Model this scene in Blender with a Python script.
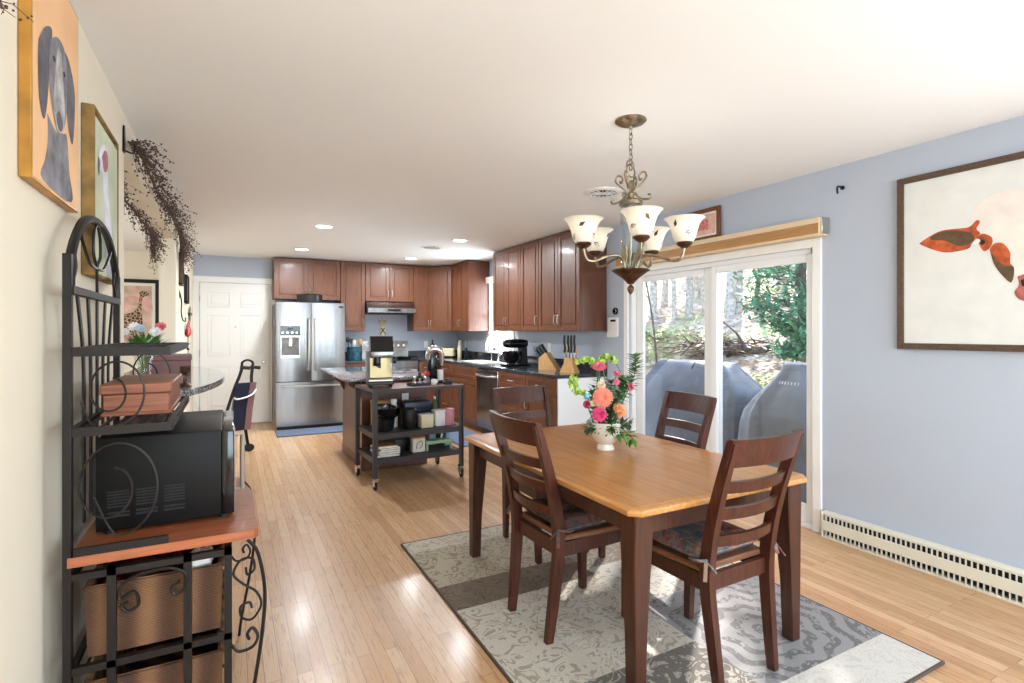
import bpy, bmesh, math, random
from mathutils import Vector, Matrix, noise
random.seed(7)
PI = math.pi
S = bpy.context.scene
C = S.collection
for o in list(bpy.data.objects):
    bpy.data.objects.remove(o)

# ------------------------------------------------------------------ camera, sky, sun, large lights, exposure
CAM_YAW = math.atan(281/530)
cd = bpy.data.cameras.new('camera'); cam = bpy.data.objects.new('camera', cd); C.objects.link(cam)
cam.location = (0, 0, 1.36); cam.rotation_euler = (PI/2, 0, -CAM_YAW)
cd.sensor_width = 36; cd.lens = 36*530/1024; cd.shift_y = -10.5/1024; cd.clip_start = .02; cd.clip_end = 200
S.camera = cam
S.view_settings.view_transform = 'Standard'; S.view_settings.look = 'None'
S.view_settings.gamma = 1; S.view_settings.use_curve_mapping = False
S.view_settings.exposure = 0.04

W = bpy.data.worlds.new('sky'); S.world = W; W.use_nodes = True
nt = W.node_tree; bg = nt.nodes['Background']
sky = nt.nodes.new('ShaderNodeTexSky'); sky.sky_type = 'NISHITA'; sky.sun_disc = False
sky.sun_elevation = math.radians(38); sky.sun_rotation = math.radians(52); sky.air_density = 1.0; sky.dust_density = 2.0
nt.links.new(sky.outputs[0], bg.inputs[0]); bg.inputs[1].default_value = .9

SUN_EL = math.radians(34)
SUN_DIR = Vector((-.79*math.cos(SUN_EL), -.61*math.cos(SUN_EL), -math.sin(SUN_EL)))
sd = bpy.data.lights.new('sun', 'SUN'); sd.energy = 19; sd.angle = math.radians(.6); sd.color = (1, .97, .92)
so = bpy.data.objects.new('sun', sd); C.objects.link(so); so.rotation_euler = SUN_DIR.to_track_quat('-Z', 'Y').to_euler(); so.location = (12, 10, 12)

def area(name, loc, direction, sx, sy, power, col=(1, 1, 1), spread=180):
    d = bpy.data.lights.new(name, 'AREA'); d.shape = 'RECTANGLE'; d.size = sx; d.size_y = sy; d.energy = power; d.color = col
    d.spread = math.radians(spread)
    o = bpy.data.objects.new(name, d); C.objects.link(o); o.location = loc
    o.rotation_euler = Vector(direction).to_track_quat('-Z', 'Y').to_euler()
    return o
# rear, side and next-room lamps are added fill, set at unseen windows
area('fill_light_rear', (1.52, -2.42, 1.35), (0, 1, .7), 3.2, 1.7, 160, (.77, .9, 1.0))
area('fill_light_side', (3.62, -.9, 1.35), (-1, .25, .6), 1.8, 1.5, 64, (.77, .9, 1.0))
area('window_daylight_kitchen', (3.67, 6.955, 1.59), (-1, 0, .25), .68, 1.04, 42, (.86, .94, 1))
area('fill_light_next_room', (-3.95, 5.3, 1.5), (1, 0, .1), 2.4, 1.6, 85, (.84, .93, 1))

# ------------------------------------------------------------------ helpers
def lin(c):
    f = lambda v: v/12.92 if v <= .04045 else ((v+.055)/1.055)**2.4
    return tuple(f(v/255) for v in c) + (1,)

MATS = {}
def mat(name, col, rough=.5, metal=0, var=0, vscale=8, bump=0, bscale=40, trans=0, coat=0, emit=0, ecol=None, spec=.5, alpha=None):
    m = bpy.data.materials.new(name); m.use_nodes = True; MATS[name] = m
    n = m.node_tree.nodes; l = m.node_tree.links; p = n['Principled BSDF']
    p.inputs['Base Color'].default_value = lin(col); p.inputs['Roughness'].default_value = rough; p.inputs['Metallic'].default_value = metal
    p.inputs['Specular IOR Level'].default_value = spec
    p.inputs['Transmission Weight'].default_value = trans; p.inputs['Coat Weight'].default_value = coat
    if emit: p.inputs['Emission Strength'].default_value = emit; p.inputs['Emission Color'].default_value = lin(ecol or col)
    tc = n.new('ShaderNodeTexCoord')
    nz = n.new('ShaderNodeTexNoise'); nz.inputs['Scale'].default_value = vscale; nz.inputs['Detail'].default_value = 4
    l.new(tc.outputs['Object'], nz.inputs['Vector'])
    if var:
        r = n.new('ShaderNodeValToRGB'); e = r.color_ramp.elements
        e[0].position = .3; e[1].position = .7
        e[0].color = lin(tuple(max(0, v*(1-var)) for v in col)); e[1].color = lin(tuple(min(255, v*(1+var)) for v in col))
        l.new(nz.outputs[0], r.inputs[0]); l.new(r.outputs[0], p.inputs['Base Color'])
    if bump:
        nb = n.new('ShaderNodeTexNoise'); nb.inputs['Scale'].default_value = bscale; nb.inputs['Detail'].default_value = 5
        l.new(tc.outputs['Object'], nb.inputs['Vector'])
        b = n.new('ShaderNodeBump'); b.inputs['Strength'].default_value = bump; b.inputs['Distance'].default_value = .01
        l.new(nb.outputs[0], b.inputs['Height']); l.new(b.outputs[0], p.inputs['Normal'])
    return m

def wood(name, c1, c2, axis='z', rough=.35, scale=5, coat=.0, stretch=14, spec=.5):
    m = bpy.data.materials.new(name); m.use_nodes = True; MATS[name] = m
    n = m.node_tree.nodes; l = m.node_tree.links; p = n['Principled BSDF']
    tc = n.new('ShaderNodeTexCoord'); mp = n.new('ShaderNodeMapping')
    k = [stretch]*3; k['xyz'.index(axis)] = 1
    mp.inputs['Scale'].default_value = k
    nz = n.new('ShaderNodeTexNoise'); nz.inputs['Scale'].default_value = scale; nz.inputs['Detail'].default_value = 6; nz.inputs['Distortion'].default_value = .6
    r = n.new('ShaderNodeValToRGB'); e = r.color_ramp.elements
    e[0].position = .32; e[0].color = lin(c1); e[1].position = .68; e[1].color = lin(c2)
    l.new(tc.outputs['Object'], mp.inputs[0]); l.new(mp.outputs[0], nz.inputs['Vector']); l.new(nz.outputs[0], r.inputs[0])
    l.new(r.outputs[0], p.inputs['Base Color']); p.inputs['Roughness'].default_value = rough
    p.inputs['Coat Weight'].default_value = coat; p.inputs['Coat Roughness'].default_value = .12; p.inputs['Specular IOR Level'].default_value = spec
    return m

class MB:
    """collects shapes in one mesh"""
    def __init__(s): s.bm = bmesh.new()
    def face(s, pts):
        vs = [s.bm.verts.new(p) for p in pts]
        try: return s.bm.faces.new(vs)
        except ValueError: return None
    def box(s, x0, x1, y0, y1, z0, z1, bev=0, seg=1, M=None):
        r = bmesh.ops.create_cube(s.bm, size=1)['verts']
        T = Matrix.Translation(((x0+x1)/2, (y0+y1)/2, (z0+z1)/2)) @ Matrix.Diagonal((x1-x0, y1-y0, z1-z0, 1))
        if M: T = M @ T
        bmesh.ops.transform(s.bm, matrix=T, verts=r)
        if bev:
            ed = {e for v in r for e in v.link_edges}
            bmesh.ops.bevel(s.bm, geom=list(ed), offset=bev, segments=seg, profile=.5, affect='EDGES')
        return s
    def loft(s, secs, cap=True, closed=True, loop=False):
        rings = [[s.bm.verts.new(p) for p in q] for q in secs]
        n = len(rings[0]); m = len(rings)
        for i in range(m if loop else m-1):
            a, b = rings[i], rings[(i+1) % m]
            for j in range(n if closed else n-1):
                k = (j+1) % n
                try: s.bm.faces.new((a[j], a[k], b[k], b[j]))
                except ValueError: pass
        if cap and not loop and closed:
            try: s.bm.faces.new(list(reversed(rings[0]))); s.bm.faces.new(rings[-1])
            except ValueError: pass
        return s
    def tube(s, path, r, n=8, closed=False, squash=1):
        P = [Vector(p) for p in path]; m = len(P)
        R = r if isinstance(r, (list, tuple)) else [r]*m
        secs = []; t0 = None; u = None
        for i in range(m):
            if closed: t = P[(i+1) % m]-P[i-1]
            else: t = P[min(i+1, m-1)]-P[max(i-1, 0)]
            if t.length < 1e-9: t = Vector((0, 0, 1))
            t.normalize()
            if u is None:
                u = t.orthogonal().normalized()
            else:
                u = (u - t*u.dot(t));
                u = u.normalized() if u.length > 1e-6 else t.orthogonal().normalized()
            v = t.cross(u)
            secs.append([P[i]+(u*math.cos(2*PI*j/n)+v*math.sin(2*PI*j/n)*squash)*R[i] for j in range(n)])
        return s.loft(secs, loop=closed)
    def bar(s, p0, p1, w, h, up=(0, 0, 1), w1=None, h1=None):
        p0, p1 = Vector(p0), Vector(p1); t = (p1-p0).normalized(); up = Vector(up)
        if abs(t.dot(up)) > .99: up = Vector((1, 0, 0))
        a = t.cross(up).normalized(); b = a.cross(t).normalized()
        w1 = w if w1 is None else w1; h1 = h if h1 is None else h1
        q = lambda p, w, h: [p+a*w/2*i+b*h/2*j for i, j in ((-1, -1), (1, -1), (1, 1), (-1, 1))]
        return s.loft([q(p0, w, h), q(p1, w1, h1)])
    def ribbon(s, path, w, h, side):
        """rectangular section swept along path, w along side vector"""
        P = [Vector(p) for p in path]; a = Vector(side).normalized(); secs = []
        W_ = w if isinstance(w, (list, tuple)) else [w]*len(P); H_ = h if isinstance(h, (list, tuple)) else [h]*len(P)
        for i in range(len(P)):
            t = (P[min(i+1, len(P)-1)]-P[max(i-1, 0)]).normalized(); b = a.cross(t).normalized()
            secs.append([P[i]+a*W_[i]/2*x+b*H_[i]/2*y for x, y in ((-1, -1), (1, -1), (1, 1), (-1, 1))])
        return s.loft(secs)
    def lathe(s, prof, n=24, M=None, sx=1, sy=1):
        secs = []
        for r, z in prof:
            r = max(r, 1e-4)
            secs.append([(Vector((r*math.cos(2*PI*j/n)*sx, r*math.sin(2*PI*j/n)*sy, z))) for j in range(n)])
        if M: secs = [[M @ p for p in q] for q in secs]
        return s.loft(secs)
    def cyl(s, p0, p1, r, n=16, r1=None):
        return s.tube([p0, p1], [r, r if r1 is None else r1], n)
    def prism(s, poly, f, d0, d1):
        """poly 2d points, f(u,v,d)->3d"""
        return s.loft([[Vector(f(u, v, d0)) for u, v in poly], [Vector(f(u, v, d1)) for u, v in poly]])
    def ball(s, c, r, sub=2, sc=(1, 1, 1)):
        v = bmesh.ops.create_icosphere(s.bm, subdivisions=sub, radius=r)['verts']
        bmesh.ops.transform(s.bm, matrix=Matrix.Translation(c) @ Matrix.Diagonal((*sc, 1)), verts=v)
        return s
    def leaf(s, p, d, L, w, up=(0, 0, 1), bend=.2):
        p = Vector(p); d = Vector(d).normalized(); a = d.cross(Vector(up))
        a = a.normalized() if a.length > 1e-4 else d.orthogonal().normalized()
        nrm = a.cross(d)
        f = lambda t, k: p+d*L*t+a*w*k-nrm*L*bend*t*t
        v = [s.bm.verts.new(q) for q in (f(0, 0), f(.4, -.5), f(1, 0), f(.4, .5))]
        mid = s.bm.verts.new(f(.45, 0)-nrm*w*.12)
        for i in range(4):
            s.bm.faces.new((v[i], v[(i+1) % 4], mid))
        return s
    def build(s, name, m, parent=None, smooth=38, loc=None, rz=None):
        bm = s.bm
        bmesh.ops.recalc_face_normals(bm, faces=bm.faces)
        lim = math.radians(smooth)
        for f in bm.faces: f.smooth = True
        for e in bm.edges:
            if len(e.link_faces) != 2 or e.calc_face_angle(0) > lim: e.smooth = False
        me = bpy.data.meshes.new(name); bm.to_mesh(me); bm.free()
        me.materials.append(MATS[m] if isinstance(m, str) else m)
        o = bpy.data.objects.new(name, me); C.objects.link(o)
        if parent: o.parent = parent
        if loc: o.location = loc
        if rz is not None: o.rotation_euler.z = rz
        return o

def tag(o, label, cat, group=None, kind=None):
    o['label'] = label; o['category'] = cat
    if group: o['group'] = group
    if kind: o['kind'] = kind
    return o
def thing(name, label, cat, loc=(0, 0, 0), rz=0, group=None):
    o = bpy.data.objects.new(name, None); C.objects.link(o); o.empty_display_size = .05
    o.location = loc; o.rotation_euler.z = rz
    return tag(o, label, cat, group)
def struct(o): o['kind'] = 'structure'; return o
def dup(root, loc, rz, label, group=None):
    def cp(o, par):
        c = o.copy(); C.objects.link(c)
        if par: c.parent = par
        for ch in list(o.children): cp(ch, c)
        return c
    r = cp(root, None); r.location = loc; r.rotation_euler.z = rz; r['label'] = label
    if group: r['group'] = group
    return r
def R(a): return math.radians(a)
def bez(pts, n=8):
    """smooth curve through points"""
    P = [Vector(p) for p in pts]; out = []
    for i in range(len(P)-1):
        p0 = P[max(i-1, 0)]; p1 = P[i]; p2 = P[i+1]; p3 = P[min(i+2, len(P)-1)]
        for k in range(n):
            t = k/n
            out.append(.5*((2*p1)+(p2-p0)*t+(2*p0-5*p1+4*p2-p3)*t*t+(3*p1-p0-3*p2+p3)*t**3))
    out.append(P[-1]); return out

# ------------------------------------------------------------------ materials
mat('ceiling_paint', (244, 244, 243), .9)
mat('cream_paint', (236, 226, 206), .8, bump=.03, bscale=120)
mat('blue_paint', (184, 192, 206), .8, bump=.03, bscale=120)
mat('white_paint', (240, 239, 236), .45)
mat('white_plastic', (236, 236, 232), .4)
mat('vinyl_white', (242, 242, 242), .35)
mat('beige_metal', (226, 220, 202), .45)
mat('dark_gap', (28, 28, 30), .8)
wood('cherry', (90, 51, 31), (122, 73, 46), 'z', .4, 4, coat=.12)
wood('cherry_side', (84, 48, 33), (108, 64, 44), 'z', .38, 4, coat=.15)
wood('table_dark', (56, 31, 21), (80, 45, 31), 'z', .36, 5, coat=.1, spec=.35)
wood('chair_wood', (56, 27, 18), (84, 42, 29), 'z', .34, 5, coat=.12, spec=.35)
wood('seat_edge_wood', (104, 66, 44), (132, 86, 58), 'x', .35, 5, coat=.2)
wood('honey', (176, 116, 58), (206, 148, 84), 'y', .3, 4, coat=.5)
wood('honey_veneer', (170, 112, 54), (196, 136, 72), 'y', .34, 3, coat=.15)
wood('slab_wood', (146, 78, 48), (176, 102, 66), 'x', .3, 4, coat=.3)
wood('cedar', (116, 62, 42), (162, 100, 70), 'x', .4, 4, stretch=22)
wood('light_block', (196, 144, 84), (222, 172, 110), 'z', .4, 6)
wood('valance_wood', (168, 120, 66), (186, 138, 82), 'y', .4, 5)
wood('valance_light', (222, 196, 156), (232, 208, 172), 'y', .4, 5)
wood('cart_wood', (112, 62, 42), (140, 84, 58), 'x', .35, 5, coat=.2)
wood('frame_dark_wood', (70, 52, 38), (98, 76, 56), 'y', .5, 6)
wood('frame_redwood', (96, 50, 26), (126, 70, 38), 'y', .4, 6)
mat('gold_edge', (178, 128, 56), .4, .4, var=.15)
mat('black_metal', (30, 26, 26), .4, .6)
mat('dark_bronze', (30, 24, 22), .42, .35)
mat('cart_metal', (66, 62, 64), .5, .3)
mat('chrome', (220, 220, 224), .12, 1)
mat('brushed_nickel', (200, 196, 190), .3, 1)
mat('black_plastic', (22, 22, 24), .35)
mat('black_gloss', (14, 14, 16), .12)
mat('microwave_black', (14, 13, 13), .5, spec=.2)
mat('antique_brass', (138, 124, 102), .35, .85, var=.25, vscale=30)
mat('antique_brown', (86, 62, 48), .4, .7, var=.3, vscale=40)
mat('rubber', (34, 34, 36), .8)
mat('mat_blue', (92, 106, 130), .9, bump=.2, bscale=300)
mat('red', (190, 40, 44), .45)
mat('pink', (216, 146, 160), .5)
mat('teal', (40, 82, 98), .4, var=.5, vscale=25)
mat('paper', (232, 228, 218), .8, var=.06)
mat('cream', (228, 214, 178), .6)
mat('cardboard', (178, 136, 92), .85)
mat('green_plastic', (168, 200, 164), .5)
mat('dark_green', (52, 84, 48), .5)
mat('blue_white', (176, 200, 218), .5)
mat('screen_blue', (38, 42, 62), .3)
mat('plum_box', (128, 92, 92), .6)
mat('brass', (172, 156, 118), .35, .9)
mat('bulb_glass', (255, 248, 236), .4, emit=1.3, ecol=(255, 244, 228))
mat('light_lens', (255, 250, 240), .5, emit=14, ecol=(255, 246, 232))
mat('red_fabric', (110, 34, 36), .9, var=.5, vscale=40, bump=.4)
mat('grey_wood', (112, 110, 112), .7, var=.2)
mat('stem_green', (84, 122, 48), .6)
mat('leaf_green', (70, 116, 44), .55, var=.35, vscale=30)
mat('lime_green', (168, 196, 92), .55, var=.2, vscale=60)
mat('coral', (238, 132, 108), .6, var=.1, vscale=80)
mat('hot_pink', (224, 72, 124), .6, var=.15, vscale=80)
mat('soft_pink', (232, 112, 134), .6, var=.15, vscale=80)
mat('orange_bloom', (232, 146, 92), .6, var=.15, vscale=80)
mat('pale_bloom', (238, 214, 180), .6)
mat('aqua', (110, 190, 204), .5)
mat('white_bloom', (238, 238, 240), .6)
mat('ceramic_white', (236, 228, 216), .25, coat=.4)
mat('twig_brown', (86, 70, 60), .8)
mat('berry_brown', (74, 50, 46), .7, var=.3, vscale=60)
mat('bark_pale', (178, 170, 158), .9, var=.25, vscale=10, bump=.5)
mat('bark_dark', (96, 84, 74), .9, var=.3, vscale=10, bump=.5)
mat('evergreen_leaf', (96, 146, 116), .7, var=.35, vscale=6)
mat('ground_leaf', (150, 164, 84), .7, var=.35, vscale=12)
mat('dead_leaf', (196, 168, 138), .8, var=.25, vscale=12)
mat('cover_grey', (102, 110, 118), .6, var=.1, vscale=5, bump=.5, bscale=6)
mat('deck_stone', (196, 190, 180), .9, var=.08)
mat('house_siding', (206, 204, 198), .8)

def glass_mat(name, tint=(1, 1, 1, 1), fac=.06):
    m = bpy.data.materials.new(name); m.use_nodes = True; MATS[name] = m
    n = m.node_tree.nodes; l = m.node_tree.links; n.remove(n['Principled BSDF'])
    t = n.new('ShaderNodeBsdfTransparent'); t.inputs[0].default_value = tint
    g = n.new('ShaderNodeBsdfGlossy'); g.inputs['Roughness'].default_value = .02
    lw = n.new('ShaderNodeLayerWeight'); lw.inputs[0].default_value = .5
    pw = n.new('ShaderNodeMath'); pw.operation = 'POWER'; pw.inputs[1].default_value = 5; l.new(lw.outputs['Facing'], pw.inputs[0])
    ma = n.new('ShaderNodeMath'); ma.operation = 'MULTIPLY_ADD'; ma.inputs[1].default_value = .9; ma.inputs[2].default_value = fac*.5; l.new(pw.outputs[0], ma.inputs[0])
    mx = n.new('ShaderNodeMixShader'); l.new(ma.outputs[0], mx.inputs[0]); l.new(t.outputs[0], mx.inputs[1]); l.new(g.outputs[0], mx.inputs[2])
    l.new(mx.outputs[0], n['Material Output'].inputs[0])
glass_mat('pane_glass'); glass_mat('clear_glass', (.93, .95, .95, 1))
def shade_mat():
    m = bpy.data.materials.new('frosted_shade'); m.use_nodes = True; MATS['frosted_shade'] = m
    n = m.node_tree.nodes; l = m.node_tree.links; n.remove(n['Principled BSDF'])
    d = n.new('ShaderNodeBsdfDiffuse'); d.inputs[0].default_value = lin((246, 244, 238))
    t = n.new('ShaderNodeBsdfTranslucent'); t.inputs[0].default_value = lin((246, 242, 232))
    g = n.new('ShaderNodeBsdfGlossy'); g.inputs['Roughness'].default_value = .25
    mx = n.new('ShaderNodeMixShader'); mx.inputs[0].default_value = .45
    m2 = n.new('ShaderNodeMixShader'); m2.inputs[0].default_value = .05
    l.new(d.outputs[0], mx.inputs[1]); l.new(t.outputs[0], mx.inputs[2]); l.new(mx.outputs[0], m2.inputs[1]); l.new(g.outputs[0], m2.inputs[2])
    l.new(m2.outputs[0], n['Material Output'].inputs[0])
shade_mat()

class NG:
    """small node-graph helper"""
    def __init__(s, name):
        m = bpy.data.materials.new(name); m.use_nodes = True; MATS[name] = m
        s.n = m.node_tree.nodes; s.l = m.node_tree.links; s.p = s.n['Principled BSDF']
        s.obj = s.n.new('ShaderNodeTexCoord').outputs['Object']
    def mth(s, op, a, b=None, c=None):
        n = s.n.new('ShaderNodeMath'); n.operation = op
        for i, v in enumerate((a, b, c)):
            if v is None: continue
            if isinstance(v, (int, float)): n.inputs[i].default_value = v
            else: s.l.new(v, n.inputs[i])
        return n.outputs[0]
    def map(s, scale=(1, 1, 1), rot=(0, 0, 0), loc=(0, 0, 0), src=None):
        n = s.n.new('ShaderNodeMapping'); n.inputs['Scale'].default_value = scale; n.inputs['Rotation'].default_value = rot; n.inputs['Location'].default_value = loc
        s.l.new(src or s.obj, n.inputs[0]); return n.outputs[0]
    def noise(s, vec, scale=5, detail=3, dist=0, col=False):
        n = s.n.new('ShaderNodeTexNoise'); n.inputs['Scale'].default_value = scale; n.inputs['Detail'].default_value = detail; n.inputs['Distortion'].default_value = dist
        s.l.new(vec, n.inputs['Vector']); return n.outputs[1 if col else 0]
    def ramp(s, fac, stops, interp='LINEAR'):
        n = s.n.new('ShaderNodeValToRGB'); n.color_ramp.interpolation = interp; e = n.color_ramp.elements
        while len(e) < len(stops): e.new(.5)
        for i, (p, c) in enumerate(stops): e[i].position = p; e[i].color = lin(c)
        s.l.new(fac, n.inputs[0]); return n.outputs[0]
    def mix(s, fac, a, b, mode='MIX'):
        n = s.n.new('ShaderNodeMix'); n.data_type = 'RGBA'; n.blend_type = mode
        for i, v in ((0, fac), (6, a), (7, b)):
            if isinstance(v, (int, float)): n.inputs[i].default_value = v
            elif isinstance(v, tuple): n.inputs[i].default_value = lin(v)
            else: s.l.new(v, n.inputs[i])
        return n.outputs[2]
    def out(s, col, rough=.5, coat=0, bump=None, bs=.3, bd=.01):
        s.l.new(col, s.p.inputs['Base Color'])
        if isinstance(rough, (int, float)): s.p.inputs['Roughness'].default_value = rough
        else: s.l.new(rough, s.p.inputs['Roughness'])
        s.p.inputs['Coat Weight'].default_value = coat; s.p.inputs['Coat Roughness'].default_value = .15
        if bump is not None:
            b = s.n.new('ShaderNodeBump'); b.inputs['Strength'].default_value = bs; b.inputs['Distance'].default_value = bd
            s.l.new(bump, b.inputs['Height']); s.l.new(b.outputs[0], s.p.inputs['Normal'])

def floor_mat():
    g = NG('oak_strips')
    v = g.map(rot=(0, 0, PI/2))
    br = g.n.new('ShaderNodeTexBrick'); g.l.new(v, br.inputs['Vector'])
    br.offset = .37; br.inputs['Scale'].default_value = 1; br.inputs['Brick Width'].default_value = .95; br.inputs['Row Height'].default_value = .058
    br.inputs['Mortar Size'].default_value = .0011; br.inputs['Mortar Smooth'].default_value = .3; br.inputs['Bias'].default_value = 0
    br.inputs['Color1'].default_value = (0, 0, 0, 1); br.inputs['Color2'].default_value = (1, 1, 1, 1); br.inputs['Mortar'].default_value = (.5, .5, .5, 1)
    tone = g.ramp(br.outputs['Color'], [(0, (190, 146, 104)), (.35, (206, 166, 124)), (.7, (214, 178, 138)), (1, (198, 150, 105))])
    gr = g.noise(g.map(scale=(34, 2.2, 1)), 3.2, 8, 1.2)
    grain = g.ramp(gr, [(.3, (160, 122, 88)), (.5, (255, 252, 248)), (.75, (236, 218, 200))])
    c = g.mix(.55, tone, grain, 'MULTIPLY')
    c = g.mix(br.outputs['Fac'], c, (112, 74, 46))
    g.out(c, .34, .12)
floor_mat()

def stainless_mat():
    g = NG('stainless'); g.p.inputs['Metallic'].default_value = 1
    c = g.ramp(g.noise(g.map(scale=(60, 60, 1)), 3, 3), [(.3, (140, 140, 142)), (.7, (160, 160, 162))])
    g.out(c, .25, bump=g.noise(g.map(scale=(5, 5, .25)), 1.1, 1), bs=.12, bd=.05)
stainless_mat()

def granite_mat():
    g = NG('dark_granite')
    v = g.n.new('ShaderNodeTexVoronoi'); v.inputs['Scale'].default_value = 170; g.l.new(g.obj, v.inputs['Vector'])
    c = g.ramp(v.outputs['Color'], [(0, (30, 34, 40)), (.45, (52, 58, 66)), (.7, (84, 92, 102)), (.92, (128, 136, 144))], 'CONSTANT')
    n = g.noise(g.obj, 9, 4)
    c = g.mix(g.mth('MULTIPLY', n, .6), c, (44, 50, 58)); g.out(c, .12, .3)
    g = NG('bar_granite')
    v = g.n.new('ShaderNodeTexVoronoi'); v.inputs['Scale'].default_value = 130; g.l.new(g.obj, v.inputs['Vector'])
    c = g.ramp(v.outputs['Color'], [(0, (62, 64, 68)), (.3, (120, 120, 122)), (.6, (168, 168, 170)), (.9, (206, 206, 206))], 'CONSTANT')
    g.out(c, .07, .5)
granite_mat()

def rug_mat():
    g = NG('rug_patchwork')
    # patches of different tone and motif
    sx = g.n.new('ShaderNodeSeparateXYZ'); g.l.new(g.obj, sx.inputs[0])
    yn = g.mth('DIVIDE', g.mth('ADD', sx.outputs[1], 1.1), 2.2)
    right = g.mth('GREATER_THAN', sx.outputs[0], .02)
    gl = g.ramp(yn, [(0, (112, 106, 100)), (.26, (206, 198, 184)), (.585, (122, 106, 90)), (.7, (186, 174, 154)), (.92, (204, 196, 180))], 'CONSTANT')
    gr_ = g.ramp(yn, [(0, (214, 210, 202)), (.1, (150, 148, 148)), (.42, (196, 190, 180)), (.62, (134, 122, 110)), (.8, (202, 194, 180))], 'CONSTANT')
    ground = g.mix(right, gl, gr_)
    il = g.ramp(yn, [(0, (190, 182, 168)), (.26, (146, 132, 114)), (.585, (84, 72, 62)), (.7, (118, 102, 84)), (.92, (150, 138, 120))], 'CONSTANT')
    ir = g.ramp(yn, [(0, (198, 192, 184)), (.1, (84, 82, 84)), (.42, (128, 120, 112)), (.62, (176, 164, 146)), (.8, (140, 128, 114))], 'CONSTANT')
    ink = g.mix(right, il, ir)
    # scrolls
    nz = g.noise(g.obj, 6.5, 1.0, 1.6)
    scroll = g.mth('GREATER_THAN', g.mth('SINE', g.mth('MULTIPLY', nz, 44)), .35)
    n2 = g.noise(g.map(loc=(5, 2, 0)), 17, 2, 2.2)
    scroll = g.mth('MULTIPLY', scroll, g.mth('GREATER_THAN', n2, .44))
    # one round medallion in the near right corner
    fx = g.mth('SUBTRACT', sx.outputs[0], .36); fy = g.mth('ADD', sx.outputs[1], .6)
    rr = g.mth('SQRT', g.mth('ADD', g.mth('MULTIPLY', fx, fx), g.mth('MULTIPLY', fy, fy)))
    an = g.mth('ARCTAN2', fy, fx)
    pet = g.mth('MULTIPLY', g.mth('SINE', g.mth('MULTIPLY', an, 10)), g.mth('MULTIPLY', rr, 4.5))
    med = g.mth('GREATER_THAN', g.mth('SINE', g.mth('ADD', g.mth('MULTIPLY', rr, 74), pet)), .1)
    med = g.mth('MULTIPLY', med, g.mth('GREATER_THAN', g.noise(g.obj, 30, 2, 1.5), .42))
    use = g.mth('MULTIPLY', g.mth('LESS_THAN', rr, .44), g.mth('MULTIPLY', right, g.mth('GREATER_THAN', yn, .1)))
    pat = g.mth('ADD', g.mth('MULTIPLY', med, use), g.mth('MULTIPLY', scroll, g.mth('SUBTRACT', 1, use)))
    worn = g.noise(g.obj, 14, 6, .3)
    pat = g.mth('MULTIPLY', pat, g.mth('MULTIPLY', g.mth('GREATER_THAN', worn, .4), .66))
    c = g.mix(pat, ground, ink)
    c = g.mix(.35, c, g.ramp(g.noise(g.obj, 260, 2), [(.35, (150, 146, 142)), (.65, (255, 255, 255))]), 'MULTIPLY')
    g.out(c, .95, bump=g.noise(g.obj, 300, 2), bs=.4, bd=.004)
rug_mat()

def cushion_mat():
    g = NG('cushion_print')
    v = g.n.new('ShaderNodeTexVoronoi'); v.inputs['Scale'].default_value = 9; g.l.new(g.obj, v.inputs['Vector'])
    nz = g.noise(g.obj, 11, 4, 1.5)
    c = g.ramp(nz, [(.2, (44, 46, 50)), (.38, (98, 104, 98)), (.46, (72, 96, 128)), (.52, (162, 132, 106)), (.6, (142, 68, 60)), (.68, (64, 74, 70)), (.8, (168, 160, 146))])
    c2 = g.ramp(v.outputs['Color'], [(0, (52, 56, 60)), (.4, (110, 100, 92)), (.7, (74, 84, 104)), (.9, (132, 76, 66))], 'CONSTANT')
    g.out(g.mix(.35, c, c2), .85)
    g = NG('cushion_dark')
    nz = g.noise(g.obj, 12, 4, 1.5)
    c = g.ramp(nz, [(.25, (34, 30, 32)), (.42, (74, 58, 52)), (.5, (112, 74, 62)), (.58, (60, 62, 74)), (.7, (120, 106, 92))])
    g.out(c, .85)
cushion_mat()

def wicker_mat():
    g = NG('wicker')
    w = g.n.new('ShaderNodeTexWave'); w.wave_type = 'BANDS'; w.bands_direction = 'Z'; w.inputs['Scale'].default_value = 62; w.inputs['Distortion'].default_value = 1.6; w.inputs['Detail'].default_value = 2; w.inputs['Detail Scale'].default_value = 4
    g.l.new(g.obj, w.inputs['Vector'])
    w2 = g.n.new('ShaderNodeTexWave'); w2.wave_type = 'BANDS'; w2.bands_direction = 'DIAGONAL'; w2.inputs['Scale'].default_value = 6; w2.inputs['Distortion'].default_value = .5
    g.l.new(g.map(scale=(1, 1, 0)), w2.inputs['Vector'])
    f = g.mth('ADD', g.mth('MULTIPLY', w.outputs['Fac'], .4), g.mth('MULTIPLY', w2.outputs['Fac'], .6))
    c = g.ramp(f, [(.15, (70, 44, 28)), (.5, (112, 76, 50)), (.85, (148, 106, 72))])
    g.out(c, .7, bump=f, bs=.7, bd=.008)
wicker_mat()

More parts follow.
